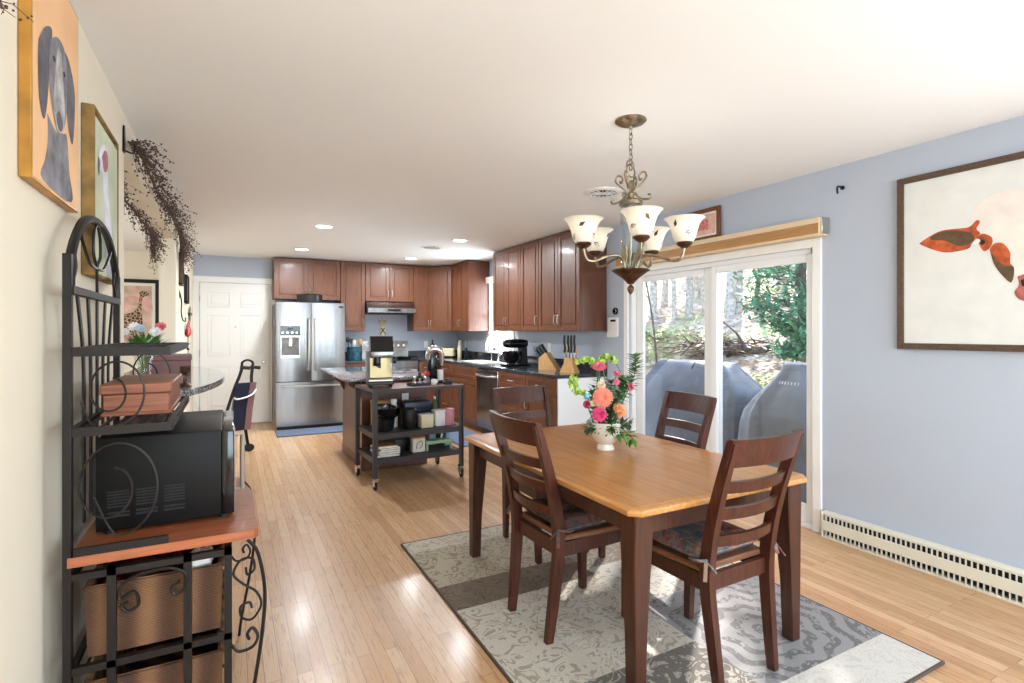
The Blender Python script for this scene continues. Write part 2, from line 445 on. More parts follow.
def leaf_litter_mat():
    g = NG('leaf_litter')
    v = g.n.new('ShaderNodeTexVoronoi'); v.inputs['Scale'].default_value = 5.5; g.l.new(g.obj, v.inputs['Vector'])
    c = g.ramp(v.outputs['Color'], [(0, (176, 152, 126)), (.3, (206, 186, 160)), (.55, (228, 214, 192)), (.75, (192, 160, 132)), (.92, (240, 232, 218))], 'CONSTANT')
    n2 = g.noise(g.obj, .55, 5)
    c = g.mix(g.ramp(n2, [(.5, (0, 0, 0)), (.66, (255, 255, 255))]), c, (176, 182, 128))
    c = g.mix(g.ramp(g.noise(g.map(loc=(9, 3, 0)), .8, 5), [(.52, (0, 0, 0)), (.7, (255, 255, 255))]), c, (150, 136, 124))
    g.out(c, .95, bump=g.noise(g.obj, 6, 4), bs=.8, bd=.08)
leaf_litter_mat()

# ------------------------------------------------------------------ room shell
RW, LW, BW, RY, CZ = 3.51, -.47, 8.71, -2.3, 2.44
def wall_x(m, x0, x1, y0, y1, holes, z1=CZ+.1):
    """wall in the YZ plane with rectangular holes (ya, yb, za, zb)"""
    hs = sorted(holes); y = y0
    for a, b, za, zb in hs:
        if a > y: m.box(x0, x1, y, a, 0, z1)
        if za > 0: m.box(x0, x1, a, b, 0, za)
        if zb < z1: m.box(x0, x1, a, b, zb, z1)
        y = b
    if y < y1: m.box(x0, x1, y, y1, 0, z1)
def wall_y(m, y0, y1, x0, x1, holes, z1=CZ+.1):
    hs = sorted(holes); x = x0
    for a, b, za, zb in hs:
        if a > x: m.box(x, a, y0, y1, 0, z1)
        if za > 0: m.box(a, b, y0, y1, 0, za)
        if zb < z1: m.box(a, b, y0, y1, zb, z1)
        x = b
    if x < x1: m.box(x, x1, y0, y1, 0, z1)

m = MB(); m.box(LW-3.7, RW+.02, RY-.1, BW+.1, -.12, 0); struct(m.build('floor', 'oak_strips'))
m = MB(); m.box(LW-3.7, RW+.14, RY-.14, BW+.12, CZ, CZ+.1); struct(m.build('ceiling', 'ceiling_paint'))
DY0, DY1, DZ = 2.23, 4.13, 1.93          # sliding door opening
KY0, KY1, KZ0, KZ1 = 6.60, 7.31, 1.06, 2.12   # kitchen window opening
m = MB(); wall_x(m, RW, RW+.14, RY, BW, [(-1.8, 0.0, .6, 2.1), (DY0, DY1, -1, DZ), (KY0, KY1, KZ0, KZ1)], CZ); struct(m.build('wall_right', 'blue_paint'))
OY0, OY1, OZ0, OZ1 = 3.23, 6.02, 1.02, 2.245  # pass-through opening in the left wall
m = MB(); wall_x(m, LW-.135, LW, RY, BW, [(OY0, OY1, OZ0, OZ1)], CZ); struct(m.build('wall_left', 'cream_paint'))
m = MB(); m.box(LW-.135, RW+.14, BW, BW+.12, 0, CZ); struct(m.build('wall_back', 'blue_paint'))
m = MB(); wall_y(m, RY-.14, RY, LW-.135, RW+.14, [(-.1, 3.15, .5, 2.2)], CZ); struct(m.build('wall_rear', 'cream_paint'))
m = MB(); m.box(LW-3.7, LW-.135, BW, BW+.12, 0, CZ); m.box(LW-3.7, LW-.135, 1.5, 1.62, 0, CZ); wall_x(m, LW-3.7, LW-3.56, 1.5, BW, [(4.1, 6.5, .7, 2.3)], CZ)
struct(m.build('wall_next_room', 'cream_paint'))
# unseen rear and side windows behind the camera, added for the fill lamps
def window_frame(name, pts_box, mulls, mt='vinyl_white'):
    m = MB()
    for b in pts_box + mulls: m.box(*b, bev=.004)
    return struct(m.build(name, mt))
window_frame('added_window_1', [(-.1, 3.15, RY-.1, RY-.04, .5, .56), (-.1, 3.15, RY-.1, RY-.04, 2.14, 2.2), (-.1, -.04, RY-.1, RY-.04, .5, 2.2), (3.09, 3.15, RY-.1, RY-.04, .5, 2.2)],
             [(.98, 1.03, RY-.1, RY-.04, .5, 2.2), (2.05, 2.1, RY-.1, RY-.04, .5, 2.2)])
window_frame('added_window_2', [(RW+.04, RW+.1, -1.8, 0, .6, .66), (RW+.04, RW+.1, -1.8, 0, 2.04, 2.1), (RW+.04, RW+.1, -1.8, -1.74, .6, 2.1), (RW+.04, RW+.1, -.06, 0, .6, 2.1)],
             [(RW+.04, RW+.1, -.93, -.87, .6, 2.1)])
# kitchen window
kw = struct(thing('window_3', 'white kitchen window over the sink', 'window', (RW, (KY0+KY1)/2, KZ0)))
hw, hh = (KY1-KY0)/2, KZ1-KZ0
m = MB()
for y0, y1, z0, z1 in ((-hw, hw, 0, .05), (-hw, hw, hh-.05, hh), (-hw, -hw+.05, 0, hh), (hw-.05, hw, 0, hh), (-hw, hw, hh/2-.03, hh/2+.03)): m.box(.05, .1, y0, y1, z0, z1, bev=.004)
m.build('window_frame', 'vinyl_white', kw)
m = MB()
for y0, y1, z0, z1 in ((-hw-.07, -hw, -.07, hh+.07), (hw, hw+.07, -.07, hh+.07), (-hw, hw, hh, hh+.07)): m.box(-.018, 0, y0, y1, z0, z1, bev=.003)
m.box(-.06, .05, -hw-.09, hw+.09, -.03, 0, bev=.006); m.build('window_casing', 'white_paint', kw)
m = MB(); m.box(.072, .078, -hw+.04, hw-.04, .04, hh-.04); m.build('pane', 'pane_glass', kw)
b = MB(); b.box(-.075, -.02, -hw-.04, hw+.04, hh-.03, hh+.06, bev=.008); b.build('blind_headrail', 'paper', kw)

# sliding patio door: fixed far panel, sliding near panel
sdoor = struct(thing('door_2', 'white vinyl sliding patio door to the deck', 'door', (RW, DY0, 0)))
L = DY1-DY0
m = MB()
for y0, y1, z0, z1 in ((-.06, .0, 0, DZ+.06), (L, L+.06, 0, DZ+.06), (0, L, DZ, DZ+.06)): m.box(-.018, .02, y0, y1, z0, z1, bev=.004)
m.build('door_casing', 'white_paint', sdoor)
m = MB(); m.box(0, .14, 0, L, 0, .03, bev=.004); m.box(.02, .12, 0, .03, .03, DZ); m.box(.02, .12, L-.03, L, .03, DZ); m.box(.02, .12, 0, L, DZ-.035, DZ); m.build('door_frame', 'vinyl_white', sdoor)
def sash(name, x, y0, y1, st0, st1):
    m = MB(); top = DZ-.035
    for a, b, c, d in ((y0, y0+st0, .03, top), (y1-st1, y1, .03, top), (y0+st0, y1-st1, .03, .15), (y0+st0, y1-st1, top-.055, top)): m.box(x-.018, x+.018, a, b, c, d, bev=.004)
    f = m.build(name, 'vinyl_white', sdoor)
    g = MB(); g.box(x-.003, x+.003, y0+st0, y1-st1, .15, top-.055); g.build('pane', 'pane_glass', f)
    return f
near = sash('sliding_panel', .045, .03, .9, .04, .06); sash('fixed_panel', .085, .84, L-.03, .165, .1)

# panel door in the back wall
pd = struct(thing('door_1', 'white six-panel entry door at the far end', 'door', (.057, BW, 0)))
m = MB(); m.box(-.445, .445, -.03, .0, .01, 2.05)
for cx in (-.205, .205):
    for z0, z1 in ((1.7, 1.93), (1.0, 1.6), (.24, .86)):
        for a, b, c, d in ((cx-.145, cx+.145, z0, z0+.016), (cx-.145, cx+.145, z1-.016, z1), (cx-.145, cx-.129, z0, z1), (cx+.129, cx+.145, z0, z1)):
            m.box(a, b, -.036, -.028, c, d, bev=.003)
        m.box(cx-.1, cx+.1, -.037, -.028, z0+.045, z1-.045, bev=.006)
slab = m.build('door_slab', 'white_paint', pd)
m = MB()
for a, b, c, d in ((-.53, -.45, 0, 2.055), (.45, .53, 0, 2.055), (-.53, .53, 2.055, 2.14)): m.box(a, b, -.02, 0, c, d, bev=.004)
m.build('door_casing', 'white_paint', pd)
m = MB(); m.lathe([(0, 0), (.03, 0), (.03, .006), (.012, .01), (.012, .04), (.026, .05), (.028, .065), (.02, .078), (0, .08)], 16, Matrix.Translation((.37, -.03, .9)) @ Matrix.Rotation(PI/2, 4, 'X')); m.build('door_knob', 'brushed_nickel', pd)
m = MB(); m.lathe([(0, 0), (.013, 0), (.012, .008), (0, .009)], 12, Matrix.Translation((0, -.036, 1.42)) @ Matrix.Rotation(PI/2, 4, 'X')); m.build('peephole', 'brushed_nickel', pd)
for z in (.25, 1.05, 1.82):
    m = MB(); m.cyl((-.448, -.036, z-.045), (-.448, -.036, z+.045), .007, 8); m.build('hinge', 'brushed_nickel', pd)
ds = thing('door_sensor', 'small white alarm sensor on the trim above the entry door knob side', 'sensor', (.5, BW-.03, 1.98))
m = MB(); m.box(-.022, .022, -.025, 0, -.06, .06, bev=.005); m.build('body', 'white_plastic', ds); m = MB(); m.box(-.05, -.026, -.018, 0.0, -.03, .03, bev=.004); m.build('magnet', 'white_plastic', ds)
# baseboards
m = MB(); m.box(LW, LW+.014, RY, BW, 0, .09, bev=.003); struct(m.build('baseboard_left', 'white_paint'))
m = MB(); m.box(RW-.014, RW, RY, .5, 0, .09, bev=.003); struct(m.build('baseboard_right', 'white_paint'))
m = MB(); m.box(LW-.16, LW+.02, OY0, OY1, OZ0-.02, OZ0, bev=.003); struct(m.build('trim_1', 'white_paint'))

# ------------------------------------------------------------------ baseboard heater on the right wall
ht = thing('baseboard_heater', 'long beige electric baseboard heater along the right wall', 'heater', (RW, 2.13, 0))
Lh = 2.6
m = MB(); m.prism([(0, .0), (0, .165), (-.03, .172), (-.06, .16), (-.06, .15), (-.04, .15), (-.012, .16), (-.012, .012), (-.06, .012), (-.06, 0)], lambda u, v, d: (u, d, v), -Lh, 0); m.build('casing', 'beige_metal', ht)
m = MB(); m.box(-.066, -.06, -Lh, 0, .05, .115, bev=.003); m.build('front_panel', 'beige_metal', ht)
m = MB(); m.box(-.045, -.02, -Lh, -.01, .02, .145); m.build('heating_core', 'dark_gap', ht)
m = MB()
for i in range(100):
    y = -.02-i*.0258; m.box(-.063, -.05, y-.0045, y, .112, .15)
m.box(-.056, -.05, -Lh, -.01, .145, .15); m.build('upper_grille', 'beige_metal', ht)
m = MB()
for i in range(100):
    y = -.02-i*.0258; m.box(-.063, -.05, y-.0045, y, .01, .052)
m.box(-.056, -.05, -Lh, -.01, .01, .015); m.build('lower_grille', 'beige_metal', ht)
m = MB(); m.box(-.064, 0, 0, .008, 0, .17, bev=.002); m.build('end_cap', 'beige_metal', ht)

# ------------------------------------------------------------------ recessed lights and vents
for (x, y, lb) in ((.845, 5.72, 'recessed ceiling light on the left, nearer the camera of the left-hand pair'), (.826, 7.46, 'recessed ceiling light on the left, just in front of the refrigerator cabinets'),
                   (2.40, 5.85, 'recessed ceiling light on the right, between the round vent and the tall wall cabinets'), (2.353, 7.63, 'recessed ceiling light in front of the range hood cabinets')):
    t = thing('recessed_light', lb, 'ceiling light', (x, y, CZ), 0, 'recessed kitchen lights')
    m = MB(); m.lathe([(.105, 0), (.105, -.004), (.088, -.01), (.08, -.01), (.08, -.003), (.08, 0)], 28); m.build('trim_ring', 'white_paint', t)
    m = MB(); m.lathe([(0, -.004), (.079, -.004), (.079, -.001), (0, -.001)], 24); m.build('lens', 'light_lens', t)
    a = area('recessed_lamp', (x, y, CZ-.02), (0, 0, -1), .14, .14, 30, (.88, .95, 1)); a.data.shape = 'DISK'
def vent(x, y, r, lb):
    t = thing('ceiling_vent', lb, 'vent', (x, y, CZ), 0, 'round ceiling vents')
    m = MB(); m.lathe([(r, 0), (r, -.005), (r*.82, -.016), (r*.72, -.014), (r*.72, -.001)], 32); m.build('outer_ring', 'white_paint', t)
    m = MB(); m.lathe([(0, -.002), (r*.73, -.002), (r*.73, -.008), (0, -.008)], 24); m.build('duct_shade_disc', 'dark_gap', t)  # solid dark disc, shade of the hollow duct put into its colour
    m = MB(); m.lathe([(0, -.017), (r*.2, -.015), (r*.18, -.008), (0, -.008)], 16); m.build('hub', 'white_paint', t)
    m = MB()
    for k in range(14):
        a = k*PI/7; m.bar((r*.12*math.cos(a), r*.12*math.sin(a), -.0125), (r*.76*math.cos(a), r*.76*math.sin(a), -.0125), .006, .005)
    m.build('vane', 'white_paint', t)
vent(2.554, 3.307, .15, 'round white ceiling vent just behind the chandelier'); vent(2.283, 6.502, .15, 'round white ceiling vent over the kitchen')

# ------------------------------------------------------------------ kitchen cabinets
def door_mesh(w, h):
    m = MB(); f = .055
    m.box(0, w, -.012, 0, 0, h)
    for a, b, c, d in ((0, f, 0, h), (w-f, w, 0, h), (f, w-f, 0, f), (f, w-f, h-f, h)): m.box(a, b, -.021, -.011, c, d, bev=.0025)
    if w > .2 and h > .2:
        m.box(f+.018, w-f-.018, -.018, -.011, f+.018, h-f-.018, bev=.006)
    return m
def pull(v, L=.1, vert=True):
    m = MB(); a = (0, 0, 1) if vert else (1, 0, 0)
    A = Vector(a); c = Vector(v)
    m.tube(bez([c-A*L/2, c-A*L/2+Vector((0, -.022, 0)), c+Vector((0, -.03, 0)), c+A*L/2+Vector((0, -.022, 0)), c+A*L/2], 5), .005, 8)
    return m
def cabinet(label, loc, rz, w, d, h, fronts, toe=0, side_mat='cherry_side', group=None, name='wall_cabinet', cat='cabinet', body_h=None):
    """local: front at y=0 facing -y, body from y=.0 to d, x 0..w; fronts = (x0, x1, z0, z1, kind, handle side)"""
    t = thing(name, label, cat, loc, rz, group)
    m = MB(); m.box(0, w, .001, d, toe, body_h or h, bev=.001)
    if toe: m.box(0, w, .07, d, 0, toe)
    m.build('carcass', side_mat, t)
    for x0, x1, z0, z1, k, hs in fronts:
        W_, H_ = x1-x0-.004, z1-z0-.004
        o = door_mesh(W_, H_).build('door' if k == 'door' else 'drawer', 'cherry', t); o.location = (x0+.002, -.001, z0+.002)
        if k == 'door':
            px = .03 if hs[0] == 'l' else W_-.03; pz = .12 if hs[1] == 'b' else H_-.12
            pull((px, -.021, pz)).build('handle', 'brushed_nickel', o)
        elif hs != 'n':
            pull((W_/2, -.021, H_/2), .1, False).build('handle', 'brushed_nickel', o)
    return t
G_U = 'cherry wall cabinets'
UT = 2.425
BF = 8.38                               # front of the wall cabinets on the back wall
def up_back(lb, x0, x1, z0, n, hs=None, depth=.327):
    w = x1-x0; h = UT-z0
    if n == 2: fr = [(0, w/2, 0, h, 'door', 'rb'), (w/2, w, 0, h, 'door', 'lb')]
    else: fr = [(0, w, 0, h, 'door', hs or 'rb')]
    cabinet(lb, (x0, BF, z0), 0, w, depth, h, fr, group=G_U)
up_back('short double-door cherry wall cabinet above the refrigerator', .547, 1.474, 1.825, 2)
up_back('single-door cherry wall cabinet between the refrigerator cabinet and the range hood', 1.478, 1.845, 1.36, 1)
up_back('short double-door cherry wall cabinet above the range hood', 1.849, 2.615, 1.83, 2)
up_back('narrow cherry wall cabinet just right of the range hood', 2.62, 2.9, 1.36, 1)
# diagonal corner cabinet
cc = thing('wall_cabinet', 'diagonal single-door cherry cabinet in the far kitchen corner', 'cabinet', (2.905, BF, 1.36), 0, G_U)
m = MB(); m.prism([(0, .005), (.27, -.305), (.6, -.305), (.6, .325), (0, .325)], lambda u, v, d: (u, v, d), 0, UT-1.36); m.build('carcass', 'cherry_side', cc)
Ld = math.hypot(.27, .31)
o = door_mesh(Ld-.012, UT-1.36-.004).build('door', 'cherry', cc); o.location = (.005, -.003, .002); o.rotation_euler.z = -math.atan2(.31, .27)
pull((.035, -.021, .12)).build('handle', 'brushed_nickel', o)
UX = 3.18                               # front of the wall cabinets on the right wall
def up_right(lb, yfar, ynear, n, hs='lb'):
    w = yfar-ynear; h = UT-1.36
    fr = [(0, w/2, 0, h, 'door', 'rb'), (w/2, w, 0, h, 'door', 'lb')] if n == 2 else [(0, w, 0, h, 'door', hs)]
    cabinet(lb, (UX, yfar, 1.36), -PI/2, w, .327, h, fr, group=G_U)
up_right('double-door cherry wall cabinet on the right wall just beyond the kitchen window', 8.065, 7.35, 2)
up_right('double-door cherry wall cabinet nearest the window on its near side', 6.505, 5.731, 2)
up_right('single-door cherry wall cabinet in the middle of the right-hand run', 5.727, 5.305, 1, 'rb')
up_right('double-door cherry wall cabinet at the near end beside the keypad', 5.301, 4.48, 2)

LX = 2.90; CH = .878                    # base cabinets on the right wall
G_L = 'cherry base cabinets'
def low_right(lb, yfar, ynear, fr, body_h=None):
    return cabinet(lb, (LX, yfar, 0), -PI/2, yfar-ynear, .6, CH, fr, .1, group=G_L, name='base_cabinet', body_h=body_h)
w = 5.112-4.5
t = low_right('cherry base cabinet at the near end of the counter with a white end panel', 5.112, 4.5, [(0, w, .69, CH, 'drawer', 'y'), (0, w, .11, .685, 'door', 'lt')])
m = MB(); m.box(w, w+.018, .0, .6, 0, CH, bev=.002); m.build('end_panel', 'white_paint', t)
w = 5.785-5.116
low_right('cherry three-drawer base cabinet just right of the dishwasher', 5.785, 5.116, [(0, w, .69, CH, 'drawer', 'y'), (0, w, .41, .685, 'drawer', 'y'), (0, w, .11, .405, 'drawer', 'y')])
w = 7.385-6.44
low_right('cherry double-door sink base cabinet left of the dishwasher', 7.385, 6.44, [(0, w, .69, CH, 'drawer', 'n'), (0, w/2, .11, .685, 'door', 'rt'), (w/2, w, .11, .685, 'door', 'lt')], .735)
w = 7.80-7.389
low_right('narrow cherry base cabinet between the sink base and the corner', 7.80, 7.389, [(0, w, .69, CH, 'drawer', 'y'), (0, w, .41, .685, 'drawer', 'y'), (0, w, .11, .405, 'drawer', 'y')])
cabinet('cherry corner base cabinet with one narrow door right of the range', (2.625, 8.1, 0), 0, .87, .6, CH, [(0, .27, .69, CH, 'drawer', 'y'), (0, .27, .11, .685, 'door', 'lt')], .1, group=G_L, name='base_cabinet')
cabinet('cherry base cabinet between the refrigerator and the range', (1.478, 8.1, 0), 0, .368, .6, CH, [(0, .368, .69, CH, 'drawer', 'y'), (0, .368, .11, .685, 'door', 'lt')], .1, group=G_L, name='base_cabinet')

# dishwasher
dw = thing('dishwasher', 'stainless dishwasher built in under the counter', 'dishwasher', (LX, 6.435, 0), -PI/2)
w = 6.435-5.79
m = MB(); m.box(.005, w-.005, .01, .58, .1, CH-.005); m.build('tub', 'dark_gap', dw)
m = MB(); m.box(.005, w-.005, -.025, .01, .11, CH-.008, bev=.006); d_ = m.build('door', 'stainless', dw)
m = MB(); m.tube(bez([(.07, -.025, .79), (.075, -.06, .79), (w/2, -.07, .785), (w-.075, -.06, .79), (w-.07, -.025, .79)], 6), .012, 8); m.build('handle', 'brushed_nickel', d_)
m = MB(); m.box(.02, w-.02, .05, .06, 0, .1); m.build('toe_kick', 'black_plastic', dw)

# countertops with backsplash
ct = thing('countertop', 'dark speckled granite countertop running along the right wall to the range', 'countertop', (RW, BW, CH))
m = MB(); ox, oy = RW, BW
m.box(LX-.03-ox, -.001, 4.47-oy, 6.55-oy, .002, .037, bev=.004)
m.box(LX-.03-ox, -.001, 7.28-oy, -.001, .002, .037, bev=.004)
m.box(LX-.03-ox, 3.0-ox, 6.55-oy, 7.28-oy, .002, .037); m.box(3.38-ox, -.001, 6.55-oy, 7.28-oy, .002, .037)
m.box(2.622-ox, LX-.03-ox, 8.07-oy, -.001, .002, .037, bev=.002)
m.build('slab', 'dark_granite', ct)
m = MB(); m.box(-.021, -.001, 4.47-oy, -.001, .037, .15, bev=.003); m.box(2.622-ox, -.021, -.021, -.001, .037, .15, bev=.003); m.build('backsplash', 'dark_granite', ct)
c2 = thing('countertop', 'short dark granite countertop between the refrigerator and the range', 'countertop', (1.475, 8.07, CH))
m = MB(); m.box(.001, .375, 0, .638, .002, .037, bev=.003); m.build('slab', 'dark_granite', c2)
m = MB(); m.box(.001, .375, .619, .639, .037, .15, bev=.002); m.build('backsplash', 'dark_granite', c2)
# sink
sk = thing('kitchen_sink', 'white sink set into the granite under the kitchen window', 'sink', (3.19, 6.915, CH+.037))
m = MB()
for a, b, c, d in ((-.2, -.172, -.378, .378), (.172, .2, -.378, .378), (-.172, .172, -.378, -.35), (-.172, .172, .35, .378)): m.box(a, b, c, d, .0005, .008, bev=.003)
m.build('rim', 'ceramic_white', sk)
m = MB()
def basin(m, x0, x1, y0, y1, zt, zb):
    f = lambda e, z: [(x0+e, y0+e, z), (x1-e, y0+e, z), (x1-e, y1-e, z), (x0+e, y1-e, z)]
    g = lambda e, z: [(x0-e, y0-e, z), (x1+e, y0-e, z), (x1+e, y1+e, z), (x0-e, y1+e, z)]
    m.loft([f(0, zt), f(.02, zb)], cap=False); m.face(f(.02, zb))
basin(m, -.172, .172, -.35, .35, .004, -.17); m.build('basin', 'ceramic_white', sk)
fc = thing('kitchen_faucet', 'chrome pull-down spring faucet arching over the sink', 'faucet', (3.43, 6.88, CH+.037))
m = MB(); m.lathe([(0, 0), (.028, 0), (.028, .01), (.02, .02), (.018, .12), (.015, .13), (0, .13)], 16); m.build('base', 'chrome', fc)
m = MB(); m.tube(bez([(0, 0, .12), (0, 0, .27), (-.03, 0, .36), (-.1, 0, .395), (-.17, 0, .36), (-.2, 0, .28)], 8), .012, 10)
m.build('spout', 'chrome', fc)
m = MB(); m.cyl((-.2, 0, .29), (-.207, 0, .17), .017, 12, .021); m.build('spray_head', 'chrome', fc)
m = MB(); m.tube([(0, -.015, .08), (0, -.05, .09), (0, -.09, .12)], .007, 8); m.build('lever', 'chrome', fc)
sp = thing('soap_dispenser', 'slim chrome soap dispenser beside the faucet', 'dispenser', (3.43, 7.12, CH+.037))
m = MB(); m.lathe([(0, 0), (.02, 0), (.018, .012), (.01, .02), (.01, .17), (0, .17)], 12); m.build('stem', 'chrome', sp)
m = MB(); m.tube(bez([(0, 0, .165), (-.01, 0, .25), (-.06, 0, .27), (-.1, 0, .22), (-.105, 0, .17)], 5), .009, 8); m.build('spout', 'chrome', sp)

# range, hood
rg = thing('range', 'stainless electric range with a knobbed backguard under the hood', 'stove', (2.235, 8.06, 0))
m = MB(); m.box(-.378, .378, .02, .64, .09, .9, bev=.004); m.build('body', 'stainless', rg)
m = MB(); m.box(-.37, .37, -.02, .02, .26, .8, bev=.008); d_ = m.build('oven_door', 'stainless', rg)
m = MB(); m.box(-.25, .25, -.023, -.019, .36, .66, bev=.001); m.build('oven_window', 'black_gloss', d_)
m = MB(); m.tube([(-.33, -.02, .75), (-.33, -.065, .75), (.33, -.065, .75), (.33, -.02, .75)], .011, 8); m.build('handle', 'brushed_nickel', d_)
m = MB(); m.box(-.37, .37, -.02, .02, .1, .25, bev=.006); m.build('storage_drawer', 'stainless', rg)
m = MB(); m.box(-.378, .378, -.01, .6, .9, .916, bev=.004); m.build('cooktop', 'black_gloss', rg)
for x, y, r in ((-.19, .15, .1), (.19, .15, .08), (-.19, .42, .08), (.19, .42, .1)):
    m = MB(); m.lathe([(r, .9162), (r, .9172), (r*.93, .9172), (r*.93, .9162)], 24, Matrix.Translation((x, y, 0))); m.build('burner_ring', 'dark_gap', rg)
m = MB(); m.prism([(.57, .916), (.645, .916), (.645, 1.195), (.6, 1.195), (.575, 1.05)], lambda u, v, d: (d, u, v), -.378, .378); bgd = m.build('backguard', 'stainless', rg)
for x in (-.3, -.21, .12, .21, .3):
    m = MB(); m.lathe([(0, 0), (.024, 0), (.02, .02), (0, .022)], 14, Matrix.Translation((x, .586, 1.12)) @ Matrix.Rotation(PI/2, 4, 'X')); m.build('knob', 'brushed_nickel', bgd)
m = MB(); m.box(-.13, .04, .576, .59, 1.07, 1.16); m.build('display', 'black_gloss', bgd)
pan = thing('griddle_pan', 'flat black pan on the right side of the cooktop', 'pan', (2.43, 8.24, .918))
m = MB(); m.lathe([(0, 0), (.105, 0), (.13, .035), (.124, .035), (.1, .006), (0, .006)], 24); m.build('body', 'black_plastic', pan)
m = MB(); m.bar((.1, -.06, .028), (.2, -.13, .045), .022, .012); m.build('handle', 'black_plastic', pan)
hd = thing('range_hood', 'slim stainless under-cabinet range hood', 'range hood', (2.235, 8.37, 1.688))
m = MB(); m.prism([(.335, -.05), (.335, .138), (-.02, .138), (-.16, .03), (-.16, -.04), (-.15, -.05)], lambda u, v, d: (d, u, v), -.38, .38); m.build('shell', 'stainless', hd)
m = MB(); m.box(-.07, .13, -.165, -.159, -.022, .016, bev=.002); m.build('control_panel', 'black_gloss', hd)
m = MB(); m.box(-.34, .34, -.1, .3, -.062, -.05, bev=.003); m.build('filter', 'black_plastic', hd)

# refrigerator
fr = thing('refrigerator', 'stainless french-door refrigerator with a water dispenser', 'refrigerator', (.995, 7.87, 0))
m = MB(); m.box(-.455, .455, .07, .78, .04, 1.745, bev=.006); m.build('body', 'grey_wood', fr)
def curved_panel(x0, x1, z0, z1, k=.012, d=.065):
    m = MB(); n = 10; sec = []
    pts = [(x0+(x1-x0)*i/n, -k*math.sin(PI*i/n)**.6) for i in range(n+1)]
    poly = pts+[(x1, d), (x0, d)]
    m.prism(poly, lambda u, v, h: (u, v, h), z0, z1); return m
dl = curved_panel(-.455, -.003, .665, 1.755).build('left_door', 'stainless', fr)
dr = curved_panel(.003, .455, .665, 1.755).build('right_door', 'stainless', fr)
df = curved_panel(-.455, .455, .05, .655, .016).build('freezer_drawer', 'stainless', fr)
for x, par in ((-.04, dl), (.04, dr)):
    m = MB(); m.tube(bez([(x, -.005, .83), (x, -.055, .85), (x, -.062, 1.2), (x, -.055, 1.5), (x, -.005, 1.52)], 6), .012, 8); m.build('handle', 'brushed_nickel', par)
m = MB(); m.tube(bez([(-.36, -.01, .595), (-.35, -.06, .6), (0, -.072, .6), (.35, -.06, .6), (.36, -.01, .595)], 6), .013, 8); m.build('handle', 'brushed_nickel', df)
m = MB(); m.box(-.4, -.15, -.021, -.006, 1.3, 1.43, bev=.004); dp = m.build('dispenser_panel', 'black_gloss', dl)
for i in range(4):
    m = MB(); m.box(-.385+i*.06, -.36+i*.06, -.0225, -.02, 1.33, 1.345); m.build('button', 'chrome', dp)
m = MB(); m.box(-.31, -.24, -.0225, -.02, 1.375, 1.405); m.build('display', 'screen_blue', dp)
m = MB(); m.box(-.4, -.15, -.016, -.006, 1.27, 1.3, bev=.003)
for a, b in ((-.4, -.385), (-.165, -.15)): m.box(a, b, -.02, -.006, 1.0, 1.28, bev=.003)
m.box(-.4, -.15, -.024, -.006, .985, 1.03, bev=.003); m.build('dispenser_surround', 'brushed_nickel', dl)
m = MB(); m.box(-.385, -.165, -.0125, -.01, 1.03, 1.27); m.build('dispenser_recess', 'grey_wood', dl)
m = MB(); m.box(-.3, -.25, -.03, -.012, 1.15, 1.26, bev=.006); m.build('dispenser_spout', 'brushed_nickel', dl)
m = MB(); m.box(.37, .43, -.016, -.006, 1.69, 1.715, bev=.002); m.build('badge', 'black_gloss', dr)
m = MB(); m.box(-.44, .44, .04, .1, 0.0, .05); m.build('base_grille', 'black_plastic', fr)
pt = thing('stock_pot', 'low round black pot with lid on top of the refrigerator', 'pot', (1.0, 8.1, 1.756))
m = MB(); m.lathe([(0, 0), (.165, 0), (.172, .02), (.172, .11), (.165, .118), (0, .118)], 28); m.build('body', 'black_plastic', pt)
m = MB(); m.lathe([(.172, .118), (.176, .122), (.12, .135), (0, .14)], 28); m.tube(bez([(-.03, 0, .138), (-.025, 0, .16), (.025, 0, .16), (.03, 0, .138)], 4), .005, 6); m.build('lid', 'black_plastic', pt)
mt = thing('kitchen_mat', 'slate blue anti-fatigue mat in front of the refrigerator', 'mat', (.97, 7.56, .001))
m = MB(); m.box(-.45, .5, -.2, .23, 0, .016, bev=.006); m.build('pad', 'mat_blue', mt)
mt = thing('kitchen_mat', 'slate blue runner mat in front of the sink cabinets', 'mat', (2.62, 6.6, .001))
m = MB(); m.box(-.23, .23, -.85, .85, 0, .014, bev=.006); m.build('pad', 'mat_blue', mt)

# island
il = thing('kitchen_island', 'cherry kitchen island with end corbels and a wired outlet', 'kitchen island', (1.12, 5.22, 0))
m = MB(); m.box(0, .66, 0, 1.0, .0, .878, bev=.003); m.build('cabinet_body', 'cherry_side', il)
m = MB()
for a, b in ((0, .66),): m.box(a, b, -.006, 0, 0, .09, bev=.002)
m.box(-.006, 0, 0, 1.0, 0, .09, bev=.002); m.build('base_molding', 'cherry_side', il)
for y in (.06, .88):
    m = MB(); m.prism([(0, .878), (-.12, .878), (-.12, .84), (-.05, .79), (-.02, .72), (0, .7)], lambda u, v, d: (u, d, v), y, y+.06); m.build('corbel', 'cherry_side', il)
m = MB(); m.box(.395, .465, -.006, 0, .62, .735, bev=.003); ol = m.build('outlet_plate', 'white_plastic', il)
m = MB(); m.box(.412, .448, -.03, -.005, .635, .67, bev=.004); m.build('plug', 'black_plastic', ol)
ic = thing('countertop', 'grey speckled granite countertop on the kitchen island', 'countertop', (.95, 5.1, .879))
m = MB(); m.box(0, .87, 0, 1.62, .0, .035, bev=.005, seg=2); m.build('slab', 'bar_granite', ic)

